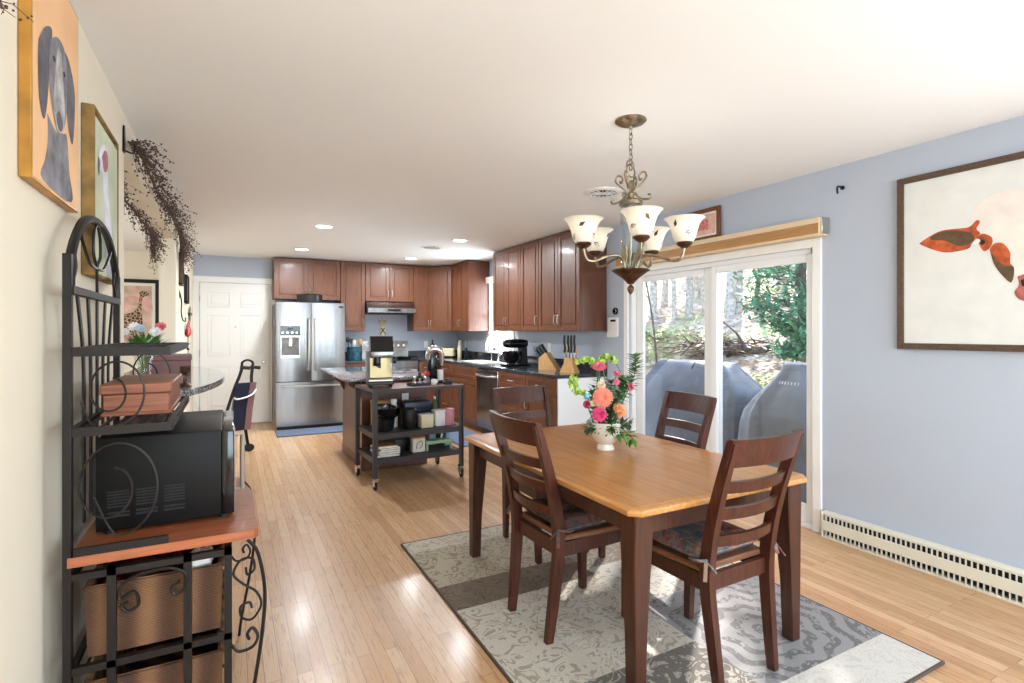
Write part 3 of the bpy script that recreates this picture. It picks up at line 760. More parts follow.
# ------------------------------------------------------------------ items on the counters
cr = thing('utensil_crock', 'dark teal patterned crock on the counter left of the range', 'crock', (1.66, 8.32, CH+.0375))
m = MB(); m.lathe([(0, 0), (.09, 0), (.098, .02), (.098, .19), (.1, .2), (.09, .2), (.088, .02), (0, .012)], 24); m.build('body', 'teal', cr)
def utensil(lb, x, y, tilt, dirn, L, head, mt, nm='spatula'):
    t = thing(nm, lb, 'utensil', (1.66+x, 8.32+y, CH+.055), 0, 'utensils in the teal crock')
    d = Vector((math.cos(dirn)*math.sin(tilt), math.sin(dirn)*math.sin(tilt), math.cos(tilt)))
    m = MB(); m.tube([(0, 0, 0), d*L*.75], .006, 8); m.build('handle', mt, t)
    m = MB()
    if head == 'spoon': m.ball(d*L*.88, .045, 2, (.7, .35, 1.1))
    else: m.bar(d*L*.73, d*L, .02, .008, (0, 1, 0), .07, .006)
    m.build('head', mt, t)
utensil('black ladle standing tallest at the left of the teal crock', -.05, 0, .12, PI, .34, 'spoon', 'black_plastic', 'ladle')
utensil('black spatula standing in the middle of the teal crock', -.01, .02, .1, 2.4, .31, 'flat', 'black_plastic')
utensil('pale wooden spoon leaning right in the teal crock', .03, -.01, .28, 0, .3, 'spoon', 'light_block', 'wooden_spoon')
utensil('chrome turner at the back of the teal crock', .02, .04, .14, 1.2, .29, 'flat', 'brushed_nickel', 'turner')
# corner: toaster, bottles
ts = thing('toaster', 'cream and black toaster in the far counter corner', 'toaster', (3.22, 8.42, CH+.0375), R(-40))
m = MB(); m.box(-.14, .14, -.08, .08, .01, .16, bev=.02, seg=3); m.build('body', 'cream', ts)
m = MB(); m.box(-.142, .142, -.082, .082, 0, .03, bev=.005); m.build('base', 'black_plastic', ts)
m = MB(); m.box(-.1, .1, -.04, -.012, .159, .163); m.box(-.1, .1, .012, .04, .159, .163); m.build('slots', 'black_gloss', ts)
m = MB(); m.box(.14, .165, -.015, .015, .1, .115, bev=.003); m.build('lever', 'black_plastic', ts)
def bottle(nm, lb, x, y, r, h, m1, m2, z=CH+.0375, cat='bottle', rn=.35, gr=None):
    t = thing(nm, lb, cat, (x, y, z), 0, gr)
    m = MB(); m.lathe([(0, 0), (r*.92, 0), (r, r*.15), (r, h*.6), (r*.9, h*.68), (r*rn, h*.8), (r*rn, h*.88), (0, h*.88)], 18); m.build('body', m1, t)
    m = MB(); m.lathe([(0, h*.88), (r*rn*1.15, h*.88), (r*rn*1.15, h*.99), (0, h)], 14); m.build('cap', m2, t)
    return t
bottle('oil_bottle', 'tall dark bottle standing left of the toaster', 3.0, 8.52, .035, .3, 'black_plastic', 'black_plastic')
bottle('pepper_mill', 'pale tan mill standing right of the toaster', 3.36, 8.2, .036, .29, 'cream', 'brushed_nickel', rn=.7, cat='mill')
bottle('soap_bottle', 'squat dark bottle in the corner beside the pale mill', 3.4, 8.0, .035, .17, 'black_plastic', 'black_plastic')
# stand mixer (head points into the room)
mx = thing('stand_mixer', 'black stand mixer with a dark steel bowl', 'mixer', (3.19, 5.95, CH+.0375), PI)
m = MB(); m.box(-.17, .15, -.1, .1, 0, .03, bev=.012, seg=2); m.build('base', 'black_gloss', mx)
m = MB(); m.loft([[(-.16, -.055*k, z), (-.07*k2, -.055*k, z), (-.07*k2, .055*k, z), (-.16, .055*k, z)] for z, k, k2 in ((.025, 1.2, .8), (.1, .95, 1.1), (.24, .9, 1.1))]); m.build('column', 'black_gloss', mx)
m = MB(); m.loft([[(x, math.cos(a)*r, .285+math.sin(a)*r*.9) for a in [2*PI*i/16 for i in range(16)]] for x, r in ((-.185, .03), (-.175, .05), (-.1, .062), (.04, .064), (.12, .055), (.15, .04), (.155, .01))]); m.build('motor_head', 'black_gloss', mx)
m = MB(); m.cyl((.155, 0, .285), (.165, 0, .285), .022, 14); m.build('attachment_knob', 'chrome', mx)
m = MB(); m.lathe([(0, .035), (.055, .035), (.06, .045), (.095, .09), (.108, .15), (.11, .19), (.105, .19), (.1, .14), (.05, .05), (0, .045)], 28, Matrix.Translation((.05, 0, 0))); m.tube(bez([(.07, -.1, .17), (.09, -.15, .15), (.08, -.12, .09)], 5), .007, 8); m.build('bowl', 'black_gloss', mx)
m = MB(); m.cyl((.05, 0, .24), (.05, 0, .12), .01, 10); m.build('beater_shaft', 'chrome', mx)
# slanted knife block
kb = thing('knife_block', 'slanted light wood knife block full of black-handled knives', 'knife block', (3.24, 5.18, CH+.0375), R(-62+0))
m = MB(); m.prism([(-.12, 0), (.12, 0), (-.03, .2), (-.12, .13)], lambda u, v, d: (u, d, v), -.055, .055); m.build('block', 'light_block', kb)
n_ = Vector((-.62, 0, .78)).normalized()
kpos = []
for r_ in range(3):
    for q in (-.032, 0, .032):
        kpos.append((-.105+r_*.032, q, .142+r_*.025))
bpy.context.view_layer.update()
for i, p in enumerate(kpos[:8]):
    t = thing('knife', 'black-handled knife slotted in the slanted knife block', 'knife', kb.matrix_world @ Vector(p), kb.rotation_euler.z, 'knives in the slanted block')
    L_ = .1+.02*((i*7) % 3)
    m = MB(); m.bar(n_*.004, n_*L_, .022, .028, (0, 1, 0), .025, .036); m.build('handle', 'black_plastic', t)
    m = MB(); m.bar(n_*-.03, n_*.012, .003, .02, (0, 1, 0)); m.build('bolster', 'brushed_nickel', t)
# upright knife stand
ks = thing('knife_stand', 'flared light wood knife stand holding upright knives', 'knife block', (3.2, 4.72, CH+.0375), R(-62))
m = MB(); m.loft([[(x*a, y*b, z) for x, y in ((-1, -1), (1, -1), (1, 1), (-1, 1))] for z, a, b in ((0, .09, .06), (.02, .085, .055), (.1, .05, .04), (.14, .045, .036), (.16, .05, .036))])
for x in (-.06, 0, .06):
    m.box(x-.011, x+.011, .0, .03, .1, .28, bev=.003)
m.build('stand', 'light_block', ks)
bpy.context.view_layer.update()
for i, (x, lb) in enumerate(((-.055, 'black-handled knife at the left of the upright stand'), (-.012, 'black-handled knife left of centre in the upright stand'), (.025, 'black-handled knife right of centre in the upright stand'), (.062, 'black-handled knife at the right of the upright stand'))):
    t = thing('knife', lb, 'knife', ks.matrix_world @ Vector((x, -.012, .145)), R(-62), 'knives in the upright stand')
    m = MB(); m.prism([(-.012, .02), (.012, .0), (.012, .07), (-.012, .07)], lambda u, v, d: (u, d, v), -.0015, .0015); m.build('blade', 'stainless', t)
    m = MB(); m.tube(bez([(0, 0, .068), (.004, 0, .13), (-.003, 0, .19), (.003, 0, .255)], 3), [.011]*4+[.013]*3+[.012]*3, 8); m.build('handle', 'black_plastic', t)

# ------------------------------------------------------------------ rug
rug = thing('area_rug', 'patchwork area rug in taupe, cream and grey under the dining table', 'rug', (1.762, 2.19, .0005))
m = MB(); m.box(-.805, .805, -1.1, 1.1, 0, .011, bev=.003); m.build('pile', 'rug_patchwork', rug)
m = MB()
for a, b, c, d in ((-.812, -.803, -1.107, 1.107), (.803, .812, -1.107, 1.107), (-.803, .803, -1.107, -1.098), (-.803, .803, 1.098, 1.107)): m.box(a, b, c, d, 0, .0115)
m.build('binding', 'twig_brown', rug)
RZ = .0125
# ------------------------------------------------------------------ dining table
TX0, TX1, TY0, TY1, TZ = 1.235, 2.235, 1.425, 2.975, .73
tb = thing('dining_table', 'honey-topped dining table with dark tapered legs on the rug', 'table', ((TX0+TX1)/2, (TY0+TY1)/2, RZ))
hx, hy, tz = (TX1-TX0)/2, (TY1-TY0)/2, TZ-RZ
def chamf(x, y, c): return [(-x+c, -y), (x-c, -y), (x, -y+c), (x, y-c), (x-c, y), (-x+c, y), (-x, y-c), (-x, -y+c)]
m = MB(); P8 = lambda e, z: [(u, v, z) for u, v in chamf(hx-e, hy-e, .036-e*.4)]
m.loft([P8(.012, tz-.03), P8(.003, tz-.024), P8(0, tz-.014), P8(.002, tz-.005), P8(.008, tz-.001), P8(.012, tz)]); top = m.build('tabletop', 'honey', tb)
for s_, y0, y1 in ((-1, -hy+.035, -.0012), (1, .0012, hy-.035)):
    m = MB(); m.box(-hx+.035, hx-.035, y0, y1, tz, tz+.0012); m.build('veneer_leaf', 'honey_veneer', top)
m = MB()
ax, ay = hx-.075, hy-.075
for a, b, c, d in ((-ax, ax, -ay-.011, -ay+.011), (-ax, ax, ay-.011, ay+.011), (-ax-.011, -ax+.011, -ay, ay), (ax-.011, ax+.011, -ay, ay)): m.box(a, b, c, d, tz-.115, tz-.03)
m.build('apron', 'table_dark', tb)
for sx in (-1, 1):
    for sy in (-1, 1):
        m = MB(); o_ = (sx*(hx-.028), sy*(hy-.028))
        q = lambda w, z: [(o_[0]-sx*w*i, o_[1]-sy*w*j, z) for i, j in ((0, 0), (1, 0), (1, 1), (0, 1))]
        def q(w, z, e=.006):
            i0 = e*(1-(z/tz)) ; return [(o_[0]-sx*(i0+w*i), o_[1]-sy*(i0+w*j), z) for i, j in ((0, .06), (.06, 0), (.94, 0), (1, .06), (1, .94), (.94, 1), (.06, 1), (0, .94))]
        m.loft([q(.052, 0), q(.06, .25), (q(.086, tz-.13)), q(.088, tz-.03)]); m.build('leg', 'table_dark', tb)

# ------------------------------------------------------------------ dining chairs
def make_chair(label, loc, rz):
    t = thing('dining_chair', label, 'chair', loc, rz, 'ladder-back dining chairs'); t.scale = (.93, 1, 1)
    for s in (-1, 1):
        m = MB(); m.ribbon([(s*.178, .2, 0), (s*.185, .2, .2), (s*.19, .2, .43)], [.032, .038, .042], [.032, .038, .042], (1, 0, 0)); m.build('leg', 'chair_wood', t)
        m = MB(); pth = bez([(s*.168, -.235, 0), (s*.178, -.212, .2), (s*.19, -.195, .44), (s*.195, -.235, .68), (s*.205, -.32, .955)], 5)
        n = len(pth); m.ribbon(pth, [.028+.008*math.sin(PI*i/(n-1)) for i in range(n)], [.034+.014*math.sin(PI*i/(n-1)) for i in range(n)], (1, 0, 0)); m.build('back_post', 'chair_wood', t)
    m = MB()
    for a, b, c, d in ((-.17, .17, .178, .2), (-.17, .17, -.2, -.178), (-.2, -.178, -.17, .18), (.178, .2, -.17, .18)): m.box(a, b, c, d, .37, .432)
    m.build('seat_rail', 'chair_wood', t)
    m = MB(); pl = lambda e, z: [(x, y, z) for x, y in ((-.195+e, -.175+e), (.195-e, -.175+e), (.222-e, .1), (.22-e, .2-e), (.205-e, .232-e), (-.205+e, .232-e), (-.22+e, .2-e), (-.222+e, .1))]
    m.loft([pl(.008, .432), pl(0, .438), pl(0, .45), pl(.006, .457)]); m.build('seat', 'seat_edge_wood', t)
    def yb(z): # back profile
        return -.195-.04*min(1, (z-.44)/.24)-.085*max(0, (z-.68)/.275)
    def slat(z0, z1, w, name, k=.03, th=.018, arch=0):
        m = MB(); n = 10; secs = []
        for i in range(n+1):
            u = -1+2*i/n; x = u*w; c = k*(1-u*u); zz1 = z1+arch*(1-u*u)
            secs.append([(x, yb(z0)-c-th/2, z0), (x, yb(zz1)-c-th/2, zz1), (x, yb(zz1)-c+th/2, zz1), (x, yb(z0)-c+th/2, z0)])
        m.loft(secs); m.build(name, 'chair_wood', t)
    slat(.86, .965, .222, 'top_rail', .035, .02)
    slat(.755, .8, .186, 'slat'); slat(.65, .695, .182, 'slat'); slat(.545, .588, .178, 'slat')
    return t
chA = make_chair('dark ladder-back dining chair with a dark cushion at the left long side of the table', (1.44, 2.115, RZ), -PI/2+.04)
dup(chA, (1.745, 1.61, RZ), .03, 'dark ladder-back dining chair with a tied floral cushion at the near end of the table')
dup(chA, (1.745, 2.85, RZ), PI, 'dark ladder-back dining chair at the far end of the table, nearest the kitchen')
dup(chA, (2.14, 2.36, RZ), PI/2-.08, 'dark ladder-back dining chair between the table and the glass patio door')
def cushion(label, loc, rz, mt):
    t = thing('seat_cushion', label, 'cushion', loc, rz, 'tied seat cushions')
    m = MB(); N = 18; secs_t = []; secs_b = []
    def pt(i, j, up):
        u, v = -1+2*i/N, -1+2*j/N
        e = max(abs(u), abs(v)); th = (1-e**4)**.5*.042
        # tufts
        for tu, tv in ((-.42, -.42), (.42, -.42), (-.42, .42), (.42, .42)): th *= 1-.45*math.exp(-((u-tu)**2+(v-tv)**2)/.02)
        th += .004*noise.noise(Vector((u*3, v*3, rz)))*(1-e**4)
        return (u*.182*(1+.03*math.cos(v*2)), v*.185, .03+(th if up else -min(th, .026)))
    for up in (True, False):
        g = [[m.bm.verts.new(pt(i, j, up)) for j in range(N+1)] for i in range(N+1)]
        for i in range(N):
            for j in range(N): m.bm.faces.new((g[i][j], g[i+1][j], g[i+1][j+1], g[i][j+1]))
    bmesh.ops.remove_doubles(m.bm, verts=m.bm.verts, dist=.0004)
    c = m.build('pad', mt, t, smooth=70)
    m = MB(); ring = [(-.19, -.185), (.19, -.185), (.19, .185), (-.19, .185)]
    m.tube([(x, y, .03) for x, y in ring], .006, 6, closed=True); m.build('piping', mt, t)
    for s in (-1, 1):
        m = MB(); m.tube(bez([(s*.17, -.18, .03), (s*.175, -.21, .035), (s*.2, -.235, .04), (s*.225, -.2, .035), (s*.215, -.17, .03)], 4), .006, 6)
        m.bar((s*.2, -.235, .04), (s*.235, -.26, -.02), .014, .004); m.bar((s*.2, -.235, .04), (s*.18, -.265, .0), .014, .004); m.build('tie', mt, t)
cushion('dark plaid seat cushion on the chair at the left long side', (1.46, 2.115, RZ+.458), -PI/2+.04, 'cushion_dark')
cushion('blue and rust floral seat cushion tied to the near-end chair', (1.744, 1.635, RZ+.458), .03, 'cushion_print')

# ------------------------------------------------------------------ vase and flowers on the table
VX, VY, VZ = 1.76, 2.258, TZ+.0015
vs = thing('vase', 'footed white ceramic vase of mixed flowers on the dining table', 'vase', (VX, VY, VZ))
m = MB(); m.lathe([(0, 0), (.046, 0), (.048, .006), (.042, .02), (.04, .03), (.062, .05), (.085, .085), (.096, .13), (.098, .15), (.092, .15), (.088, .12), (.06, .06), (.03, .045), (0, .045)], 32); m.build('body', 'ceramic_white', vs)
crt, srt = math.cos(CAM_YAW), math.sin(CAM_YAW)
def vp(r, f, z):   # right / depth / height about the vase axis
    return Vector((VX+r*crt+f*srt, VY-r*srt+f*crt, VZ+z))
def stem(m, a, b, r=.0025, sag=.02):
    a, b = Vector(a), Vector(b); md = (a+b)/2+Vector((0, 0, -sag))
    m.tube(bez([a, md, b], 5), r, 6)
BASE = Vector((VX, VY, VZ+.1))
def petals(m, c, nrm, r0, r1, n, cup, w, ph=0):
    nrm = Vector(nrm).normalized(); a = nrm.orthogonal().normalized(); b = nrm.cross(a); c = Vector(c)
    for k in range(n):
        th = 2*PI*k/n+ph; d = a*math.cos(th)+b*math.sin(th); s_ = nrm.cross(d)
        p0, p1, p2 = c+d*r0, c+d*(r0+r1)*.55+nrm*cup*.7*r1, c+d*r1+nrm*cup*r1
        v = [m.bm.verts.new(q) for q in (p0-s_*w*.3, p1-s_*w*.55, p2-s_*w*.3, p2+s_*w*.3, p1+s_*w*.55, p0+s_*w*.3)]
        m.bm.faces.new((v[0], v[1], v[4], v[5])); m.bm.faces.new((v[1], v[2], v[3], v[4]))
def bloom(nm, lb, pos, nrm, r, mt, ctr, layers, stem_r=.003):
    P = vp(*pos); N = Vector((nrm[0]*crt+nrm[1]*srt, -nrm[0]*srt+nrm[1]*crt, nrm[2])).normalized()
    t = thing(nm, lb, 'flower', BASE)
    c = P-BASE
    m = MB()
    for (f0, f1, n, cup, wf, off) in layers: petals(m, c+N*off*r, N, r*f0, r*f1, n, cup, r*wf, off*9)
    m.ball(c-N*r*.1, r*.22, 1); m.build('petals', mt, t, 60)
    m = MB(); m.ball(c+N*r*.12, r*.16, 1, (1, 1, 1)); m.build('centre', ctr, t)
    m = MB(); stem(m, (random.uniform(-.03, .03), random.uniform(-.03, .03), -.03), c-N*r*.15, stem_r); m.build('stem', 'stem_green', t)
GER = [(.1, 1, 22, .05, .26, 0), (.1, .85, 20, .14, .24, .08), (.08, .62, 16, .35, .2, .13), (.05, .4, 12, .7, .14, .17)]
CAR = [(.05, 1, 12, .1, .5, 0), (.05, .9, 12, .4, .5, .05), (.05, .72, 11, .8, .45, .1), (.03, .5, 9, 1.3, .35, .12), (.02, .3, 7, 2, .25, .15)]
bloom('gerbera_flower', 'large coral gerbera in the centre of the bouquet', (-.03, -.09, .285), (-.05, -1, .35), .053, 'coral', 'coral', GER)
bloom('rose_flower', 'magenta rose low at the front of the bouquet above the vase rim', (-.05, -.1, .2), (-.1, -1, .25), .039, 'hot_pink', 'hot_pink', CAR)
bloom('chrysanthemum_flower', 'orange chrysanthemum at the right side above the vase rim', (.066, -.06, .212), (.6, -1, .25), .038, 'orange_bloom', 'orange_bloom', GER)
bloom('gerbera_flower', 'pink gerbera at the top of the bouquet', (-.034, 0, .44), (-.1, -.6, .9), .04, 'soft_pink', 'hot_pink', GER)
bloom('carnation_flower', 'small magenta bloom at the far left of the vase', (-.105, -.05, .245), (-.8, -.8, .2), .022, 'hot_pink', 'hot_pink', CAR)
bloom('carnation_flower', 'small pink bud high on the right beside the leafy stem', (.055, -.02, .4), (.3, -.7, .7), .02, 'soft_pink', 'soft_pink', CAR)
bloom('carnation_flower', 'small pink bud at the outer right edge of the bouquet', (.125, -.03, .335), (.8, -.7, .3), .023, 'soft_pink', 'soft_pink', CAR)
bloom('carnation_flower', 'small pink bud between the coral gerbera and the right stems', (.05, -.04, .36), (.2, -1, .4), .018, 'soft_pink', 'soft_pink', CAR)
bloom('carnation_flower', 'pale peach bloom just above the coral gerbera', (-.03, -.04, .345), (-.1, -1, .6), .024, 'pale_bloom', 'pale_bloom', CAR)
bloom('carnation_flower', 'pale peach bloom left of the magenta rose', (-.075, -.08, .255), (-.4, -1, .3), .018, 'pale_bloom', 'pale_bloom', CAR)
bloom('alstroemeria_flower', 'small orange bloom between the coral gerbera and the chrysanthemum', (.042, -.1, .232), (.2, -1, .3), .024, 'orange_bloom', 'orange_bloom', CAR)
pk = thing('ornament_pick', 'tiny aqua and white ornament poking out at the left of the bouquet', 'ornament', BASE)
m = MB(); c = vp(-.108, -.06, .29)-BASE; m.ball(c, .017, 2); m.build('bead', 'aqua', pk); m = MB(); m.ball(c+Vector((0, 0, .017)), .009, 1); m.build('tip', 'white_bloom', pk); m = MB(); stem(m, (0, 0, -.02), c, .0015); m.build('wire', 'stem_green', pk)
def bells(lb, pts, n):
    t = thing('bells_of_ireland', lb, 'flower', BASE, 0, 'lime green bell stems')
    pth = bez([(0, 0, -.02)]+[vp(*p)-BASE for p in pts], 8)
    m = MB(); m.tube(pth, .003, 6); m.build('stem', 'stem_green', t)
    m = MB(); st = int(len(pth)*.5)
    for k in range(n):
        q = pth[min(len(pth)-1, st+int((len(pth)-st)*k/n))]
        for a in range(3):
            th = k*1.3+a*2.1; d = Vector((math.cos(th), math.sin(th), .35))
            petals(m, q+d*.012, d, .003, .016, 6, .6, .014)
    m.build('bells', 'lime_green', t, 60)
bells('lime green bell-flower stem drooping out to the left', [(-.05, -.02, .22), (-.1, -.02, .29), (-.15, -.02, .3), (-.175, -.01, .35), (-.165, 0, .38)], 7)
bells('lime green bell-flower stem arching across the top left', [(-.03, .02, .3), (-.05, .03, .44), (-.1, .04, .47), (-.14, .04, .45)], 7)
bells('lime green bell-flower stem arching over the top to the right', [(.01, .03, .3), (-.01, .04, .46), (.02, .04, .485), (.06, .04, .455)], 6)
def leafy(lb, pts, n, mt='leaf_green', L=.06, w=.028):
    n = int(n*1.7)
    t = thing('leafy_stem', lb, 'foliage', BASE, 0, 'leafy stems in the bouquet')
    pth = bez([(0, 0, -.02)]+[vp(*p)-BASE for p in pts], 8)
    m = MB(); m.tube(pth, .0022, 6); m.build('stem', 'stem_green', t)
    m = MB(); st = int(len(pth)*.35)
    for k in range(n):
        i = min(len(pth)-2, st+int((len(pth)-st)*k/n)); d = (pth[i+1]-pth[i]).normalized()
        th = k*2.4; o = d.orthogonal().normalized(); o2 = d.cross(o)
        m.leaf(pth[i], d*.5+o*math.cos(th)+o2*math.sin(th), L*random.uniform(.7, 1.1), w)
    m.build('leaves', mt, t, 60)
leafy('tall leafy stem rising highest at the right of the bouquet', [(.05, .0, .22), (.13, .0, .34), (.16, .0, .43), (.155, .0, .5)], 44)
leafy('leafy stem leaning right behind the small pink buds', [(.04, .02, .2), (.08, .02, .3), (.09, .02, .39)], 22)
leafy('leafy stem in the middle behind the coral gerbera', [(.01, .03, .2), (.03, .03, .3), (.04, .03, .36)], 22)
leafy('broad-leaved stem drooping over the right vase rim', [(.05, -.06, .1), (.1, -.07, .1), (.13, -.07, .07)], 9, L=.075, w=.03)
leafy('leafy stem spreading over the left vase rim', [(-.04, -.05, .12), (-.08, -.06, .13), (-.11, -.06, .12)], 20, 'dark_green', .05, .018)
leafy('leafy stem covering the front of the vase rim', [(.0, -.06, .11), (.01, -.09, .14), (.02, -.11, .13)], 22, 'leaf_green', .05, .02)
leafy('leafy stem at the back left behind the bell flowers', [(-.03, .05, .18), (-.06, .05, .26), (-.05, .05, .33)], 20, 'dark_green', .045, .018)
leafy('leafy stem at lower right under the orange chrysanthemum', [(.04, -.05, .12), (.08, -.07, .15), (.11, -.08, .15)], 20, 'dark_green', .05, .018)
gs = thing('grass_blade', 'long thin grass blade arching out of the top of the bouquet', 'foliage', BASE)
m = MB(); pth = bez([vp(0, .02, .1)-BASE, vp(-.03, .03, .4)-BASE, vp(-.01, .03, .5)-BASE, vp(.05, .03, .47)-BASE, vp(.09, .03, .4)-BASE], 6); m.tube(pth, [.002]*(len(pth)-1)+[.0005], 5); m.build('blade', 'dark_green', gs)

leafy('dense leafy stem filling the bouquet left of the coral gerbera', [(-.05, -.02, .18), (-.07, -.04, .25), (-.08, -.03, .31)], 26, 'leaf_green', .055, .03)
leafy('dense leafy stem filling the bouquet between magenta rose and orange chrysanthemum', [(.01, -.05, .14), (.02, -.08, .2), (.02, -.07, .25)], 26, 'dark_green', .055, .03)
leafy('dense leafy stem filling the upper right of the bouquet', [(.05, .02, .22), (.09, .0, .32), (.1, -.01, .37)], 30, 'leaf_green', .05, .026)
leafy('narrow-leaved stem behind the upper pink gerbera', [(-.02, .03, .22), (-.04, .03, .33), (-.035, .03, .42)], 24, 'dark_green', .05, .016)

# ------------------------------------------------------------------ chandelier
ch = thing('chandelier', 'antique brass chandelier with five frosted glass shades over the table', 'chandelier', (1.81, 2.115, CZ))
zz = lambda z: z-CZ
m = MB(); m.lathe([(0, 0), (.078, 0), (.08, -.006), (.068, -.016), (.05, -.022), (.03, -.03), (.012, -.034), (.008, -.045), (0, -.046)], 32); m.build('canopy', 'antique_brass', ch)
zc = -.044; k = 0
while zc > zz(2.205):
    m = MB(); ring = [(math.cos(a)*.009, 0, math.sin(a)*.017) for a in [2*PI*i/10 for i in range(10)]]
    Mx = Matrix.Translation((0, 0, zc-.015)) @ Matrix.Rotation(PI/2*(k % 2)+.3, 4, 'Z'); m.tube([Mx @ Vector(p) for p in ring], .0026, 6, closed=True); m.build('chain_link', 'antique_brass', ch); zc -= .026; k += 1
m = MB(); m.tube([(math.cos(a)*.026, math.sin(a)*.008, zz(2.18)+math.sin(a)*.034) for a in [2*PI*i/16 for i in range(16)]], .004, 6, closed=True); m.build('hanging_loop', 'antique_brass', ch)
for i in range(4):
    a = i*PI/2+.5; X = lambda r, z: (r*math.cos(a), r*math.sin(a), zz(z))
    m = MB(); m.tube(bez([X(.06, 2.135), X(.05, 2.125), X(.045, 2.15), X(.07, 2.165), X(.083, 2.14), X(.06, 2.11), X(.03, 2.08), X(.03, 2.055), X(.06, 2.03), X(.1, 2.025), X(.105, 2.045), X(.09, 2.047)], 5), .005, 6); m.build('scroll', 'antique_brass', ch)
for i in range(2):
    a = i*PI+.5; X = lambda r, z: (r*math.cos(a), r*math.sin(a), zz(z))
    m = MB(); m.tube(bez([X(.025, 2.11), X(.055, 2.165), X(.05, 2.21), X(.015, 2.235)], 5), .004, 6); m.build('stirrup', 'antique_brass', ch)
m = MB(); m.lathe([(0, zz(2.13)), (.012, zz(2.13)), (.018, zz(2.11)), (.012, zz(2.08)), (.022, zz(2.06)), (.014, zz(2.04)), (.05, zz(2.03)), (.06, zz(2.022)), (.06, zz(2.005)), (0, zz(2.005))], 20); m.build('crown', 'antique_brass', ch)
m = MB(); m.lathe([(.052, zz(2.005)), (.052, zz(1.68)), (.048, zz(1.68)), (.048, zz(2.005))], 24); m.build('glass_column', 'clear_glass', ch)
m = MB(); m.cyl((0, 0, zz(2.005)), (0, 0, zz(1.67)), .009, 10); m.build('inner_rod', 'brushed_nickel', ch)
for i in range(3):
    a = i*2*PI/3+.9
    m = MB(); m.leaf((math.cos(a)*.03, math.sin(a)*.03, zz(1.69)), (math.cos(a)*.25, math.sin(a)*.25, 1), .14, .05, (math.cos(a), math.sin(a), 0), .1); m.leaf((math.cos(a+.6)*.055, math.sin(a+.6)*.055, zz(1.69)), (math.cos(a)*.1, math.sin(a)*.1, 1), .12, .04, (math.cos(a), math.sin(a), 0), .1); m.build('brass_leaf', 'brass', ch, 60)
m = MB(); m.lathe([(.0, zz(1.598)), (.014, zz(1.6)), (.024, zz(1.612)), (.045, zz(1.632)), (.07, zz(1.65)), (.09, zz(1.664)), (.098, zz(1.67)), (.092, zz(1.675)), (.03, zz(1.68)), (0, zz(1.68))], 16); m.build('bowl', 'antique_brown', ch)
m = MB(); m.lathe([(0, zz(1.545)), (.01, zz(1.555)), (.018, zz(1.572)), (.016, zz(1.585)), (.008, zz(1.595)), (0, zz(1.6))], 14); m.build('finial', 'antique_brown', ch)
RS = .262
for i in range(5):
    ang = -CAM_YAW+R(-92+72*i)
    X = lambda r, z, t=0: Vector((r*math.cos(ang)-t*math.sin(ang), r*math.sin(ang)+t*math.cos(ang), zz(z)))
    m = MB(); m.tube(bez([X(.03, 1.675), X(.045, 1.725), X(.08, 1.745), (X(.14, 1.735)), X(.2, 1.712), X(.245, 1.72), X(RS, 1.775)], 6), .0075, 8); arm = m.build('arm', 'antique_brass', ch)
    m = MB(); m.lathe([(0, 0), (.012, 0), (.03, .012), (.04, .022), (.036, .03), (0, .03)], 20, Matrix.Translation(X(RS, 1.77))); m.build('shade_cup', 'antique_brown', arm)
    prof = [(.028, .0), (.044, .006), (.055, .03), (.062, .06), (.072, .09), (.086, .112), (.099, .122)]
    def rad(z):
        for (r0, z0), (r1, z1) in zip(prof, prof[1:]):
            if z0 <= z <= z1: return r0+(r1-r0)*(z-z0)/(z1-z0)
        return .05
    m = MB(); m.lathe(prof+[(.095, .122), (.068, .09), (.058, .06), (.05, .03), (.028, .008)], 32, Matrix.Translation(X(RS, 1.797))); sh = m.build('shade', 'frosted_shade', ch)
    for j, (pa, pz, tl) in enumerate(((0, .085, .5), (1.2, .035, -.6), (2.3, .09, 1.1), (3.3, .045, .2), (4.4, .08, -.8), (5.4, .03, .9))):
        pts = []
        for lx, lz in ((-.019, 0), (-.004, .0095), (.019, 0), (-.004, -.0095)):
            dx, dz = lx*math.cos(tl)-lz*math.sin(tl), lx*math.sin(tl)+lz*math.cos(tl)
            z_ = min(.12, max(.004, pz+dz)); r_ = rad(z_)+.0012; th = pa+i+dx/r_
            pts.append(X(RS, 1.797)+Vector((r_*math.cos(th), r_*math.sin(th), z_)))
        lm = MB(); lm.face(pts); lm.build('leaf_motif', 'antique_brown', sh)
    m = MB(); m.lathe([(0, 0), (.012, 0), (.014, .02), (.026, .05), (.026, .065), (.015, .085), (0, .09)], 14, Matrix.Translation(X(RS, 1.8))); m.build('bulb', 'bulb_glass', ch)
    pl_ = bpy.data.lights.new('chandelier_lamp', 'POINT'); pl_.energy = .35; pl_.color = (1, .96, .9); pl_.shadow_soft_size = .03
    lo = bpy.data.objects.new('chandelier_lamp', pl_); C.objects.link(lo); lo.location = Vector((1.81, 2.115, CZ))+X(RS, 1.905)

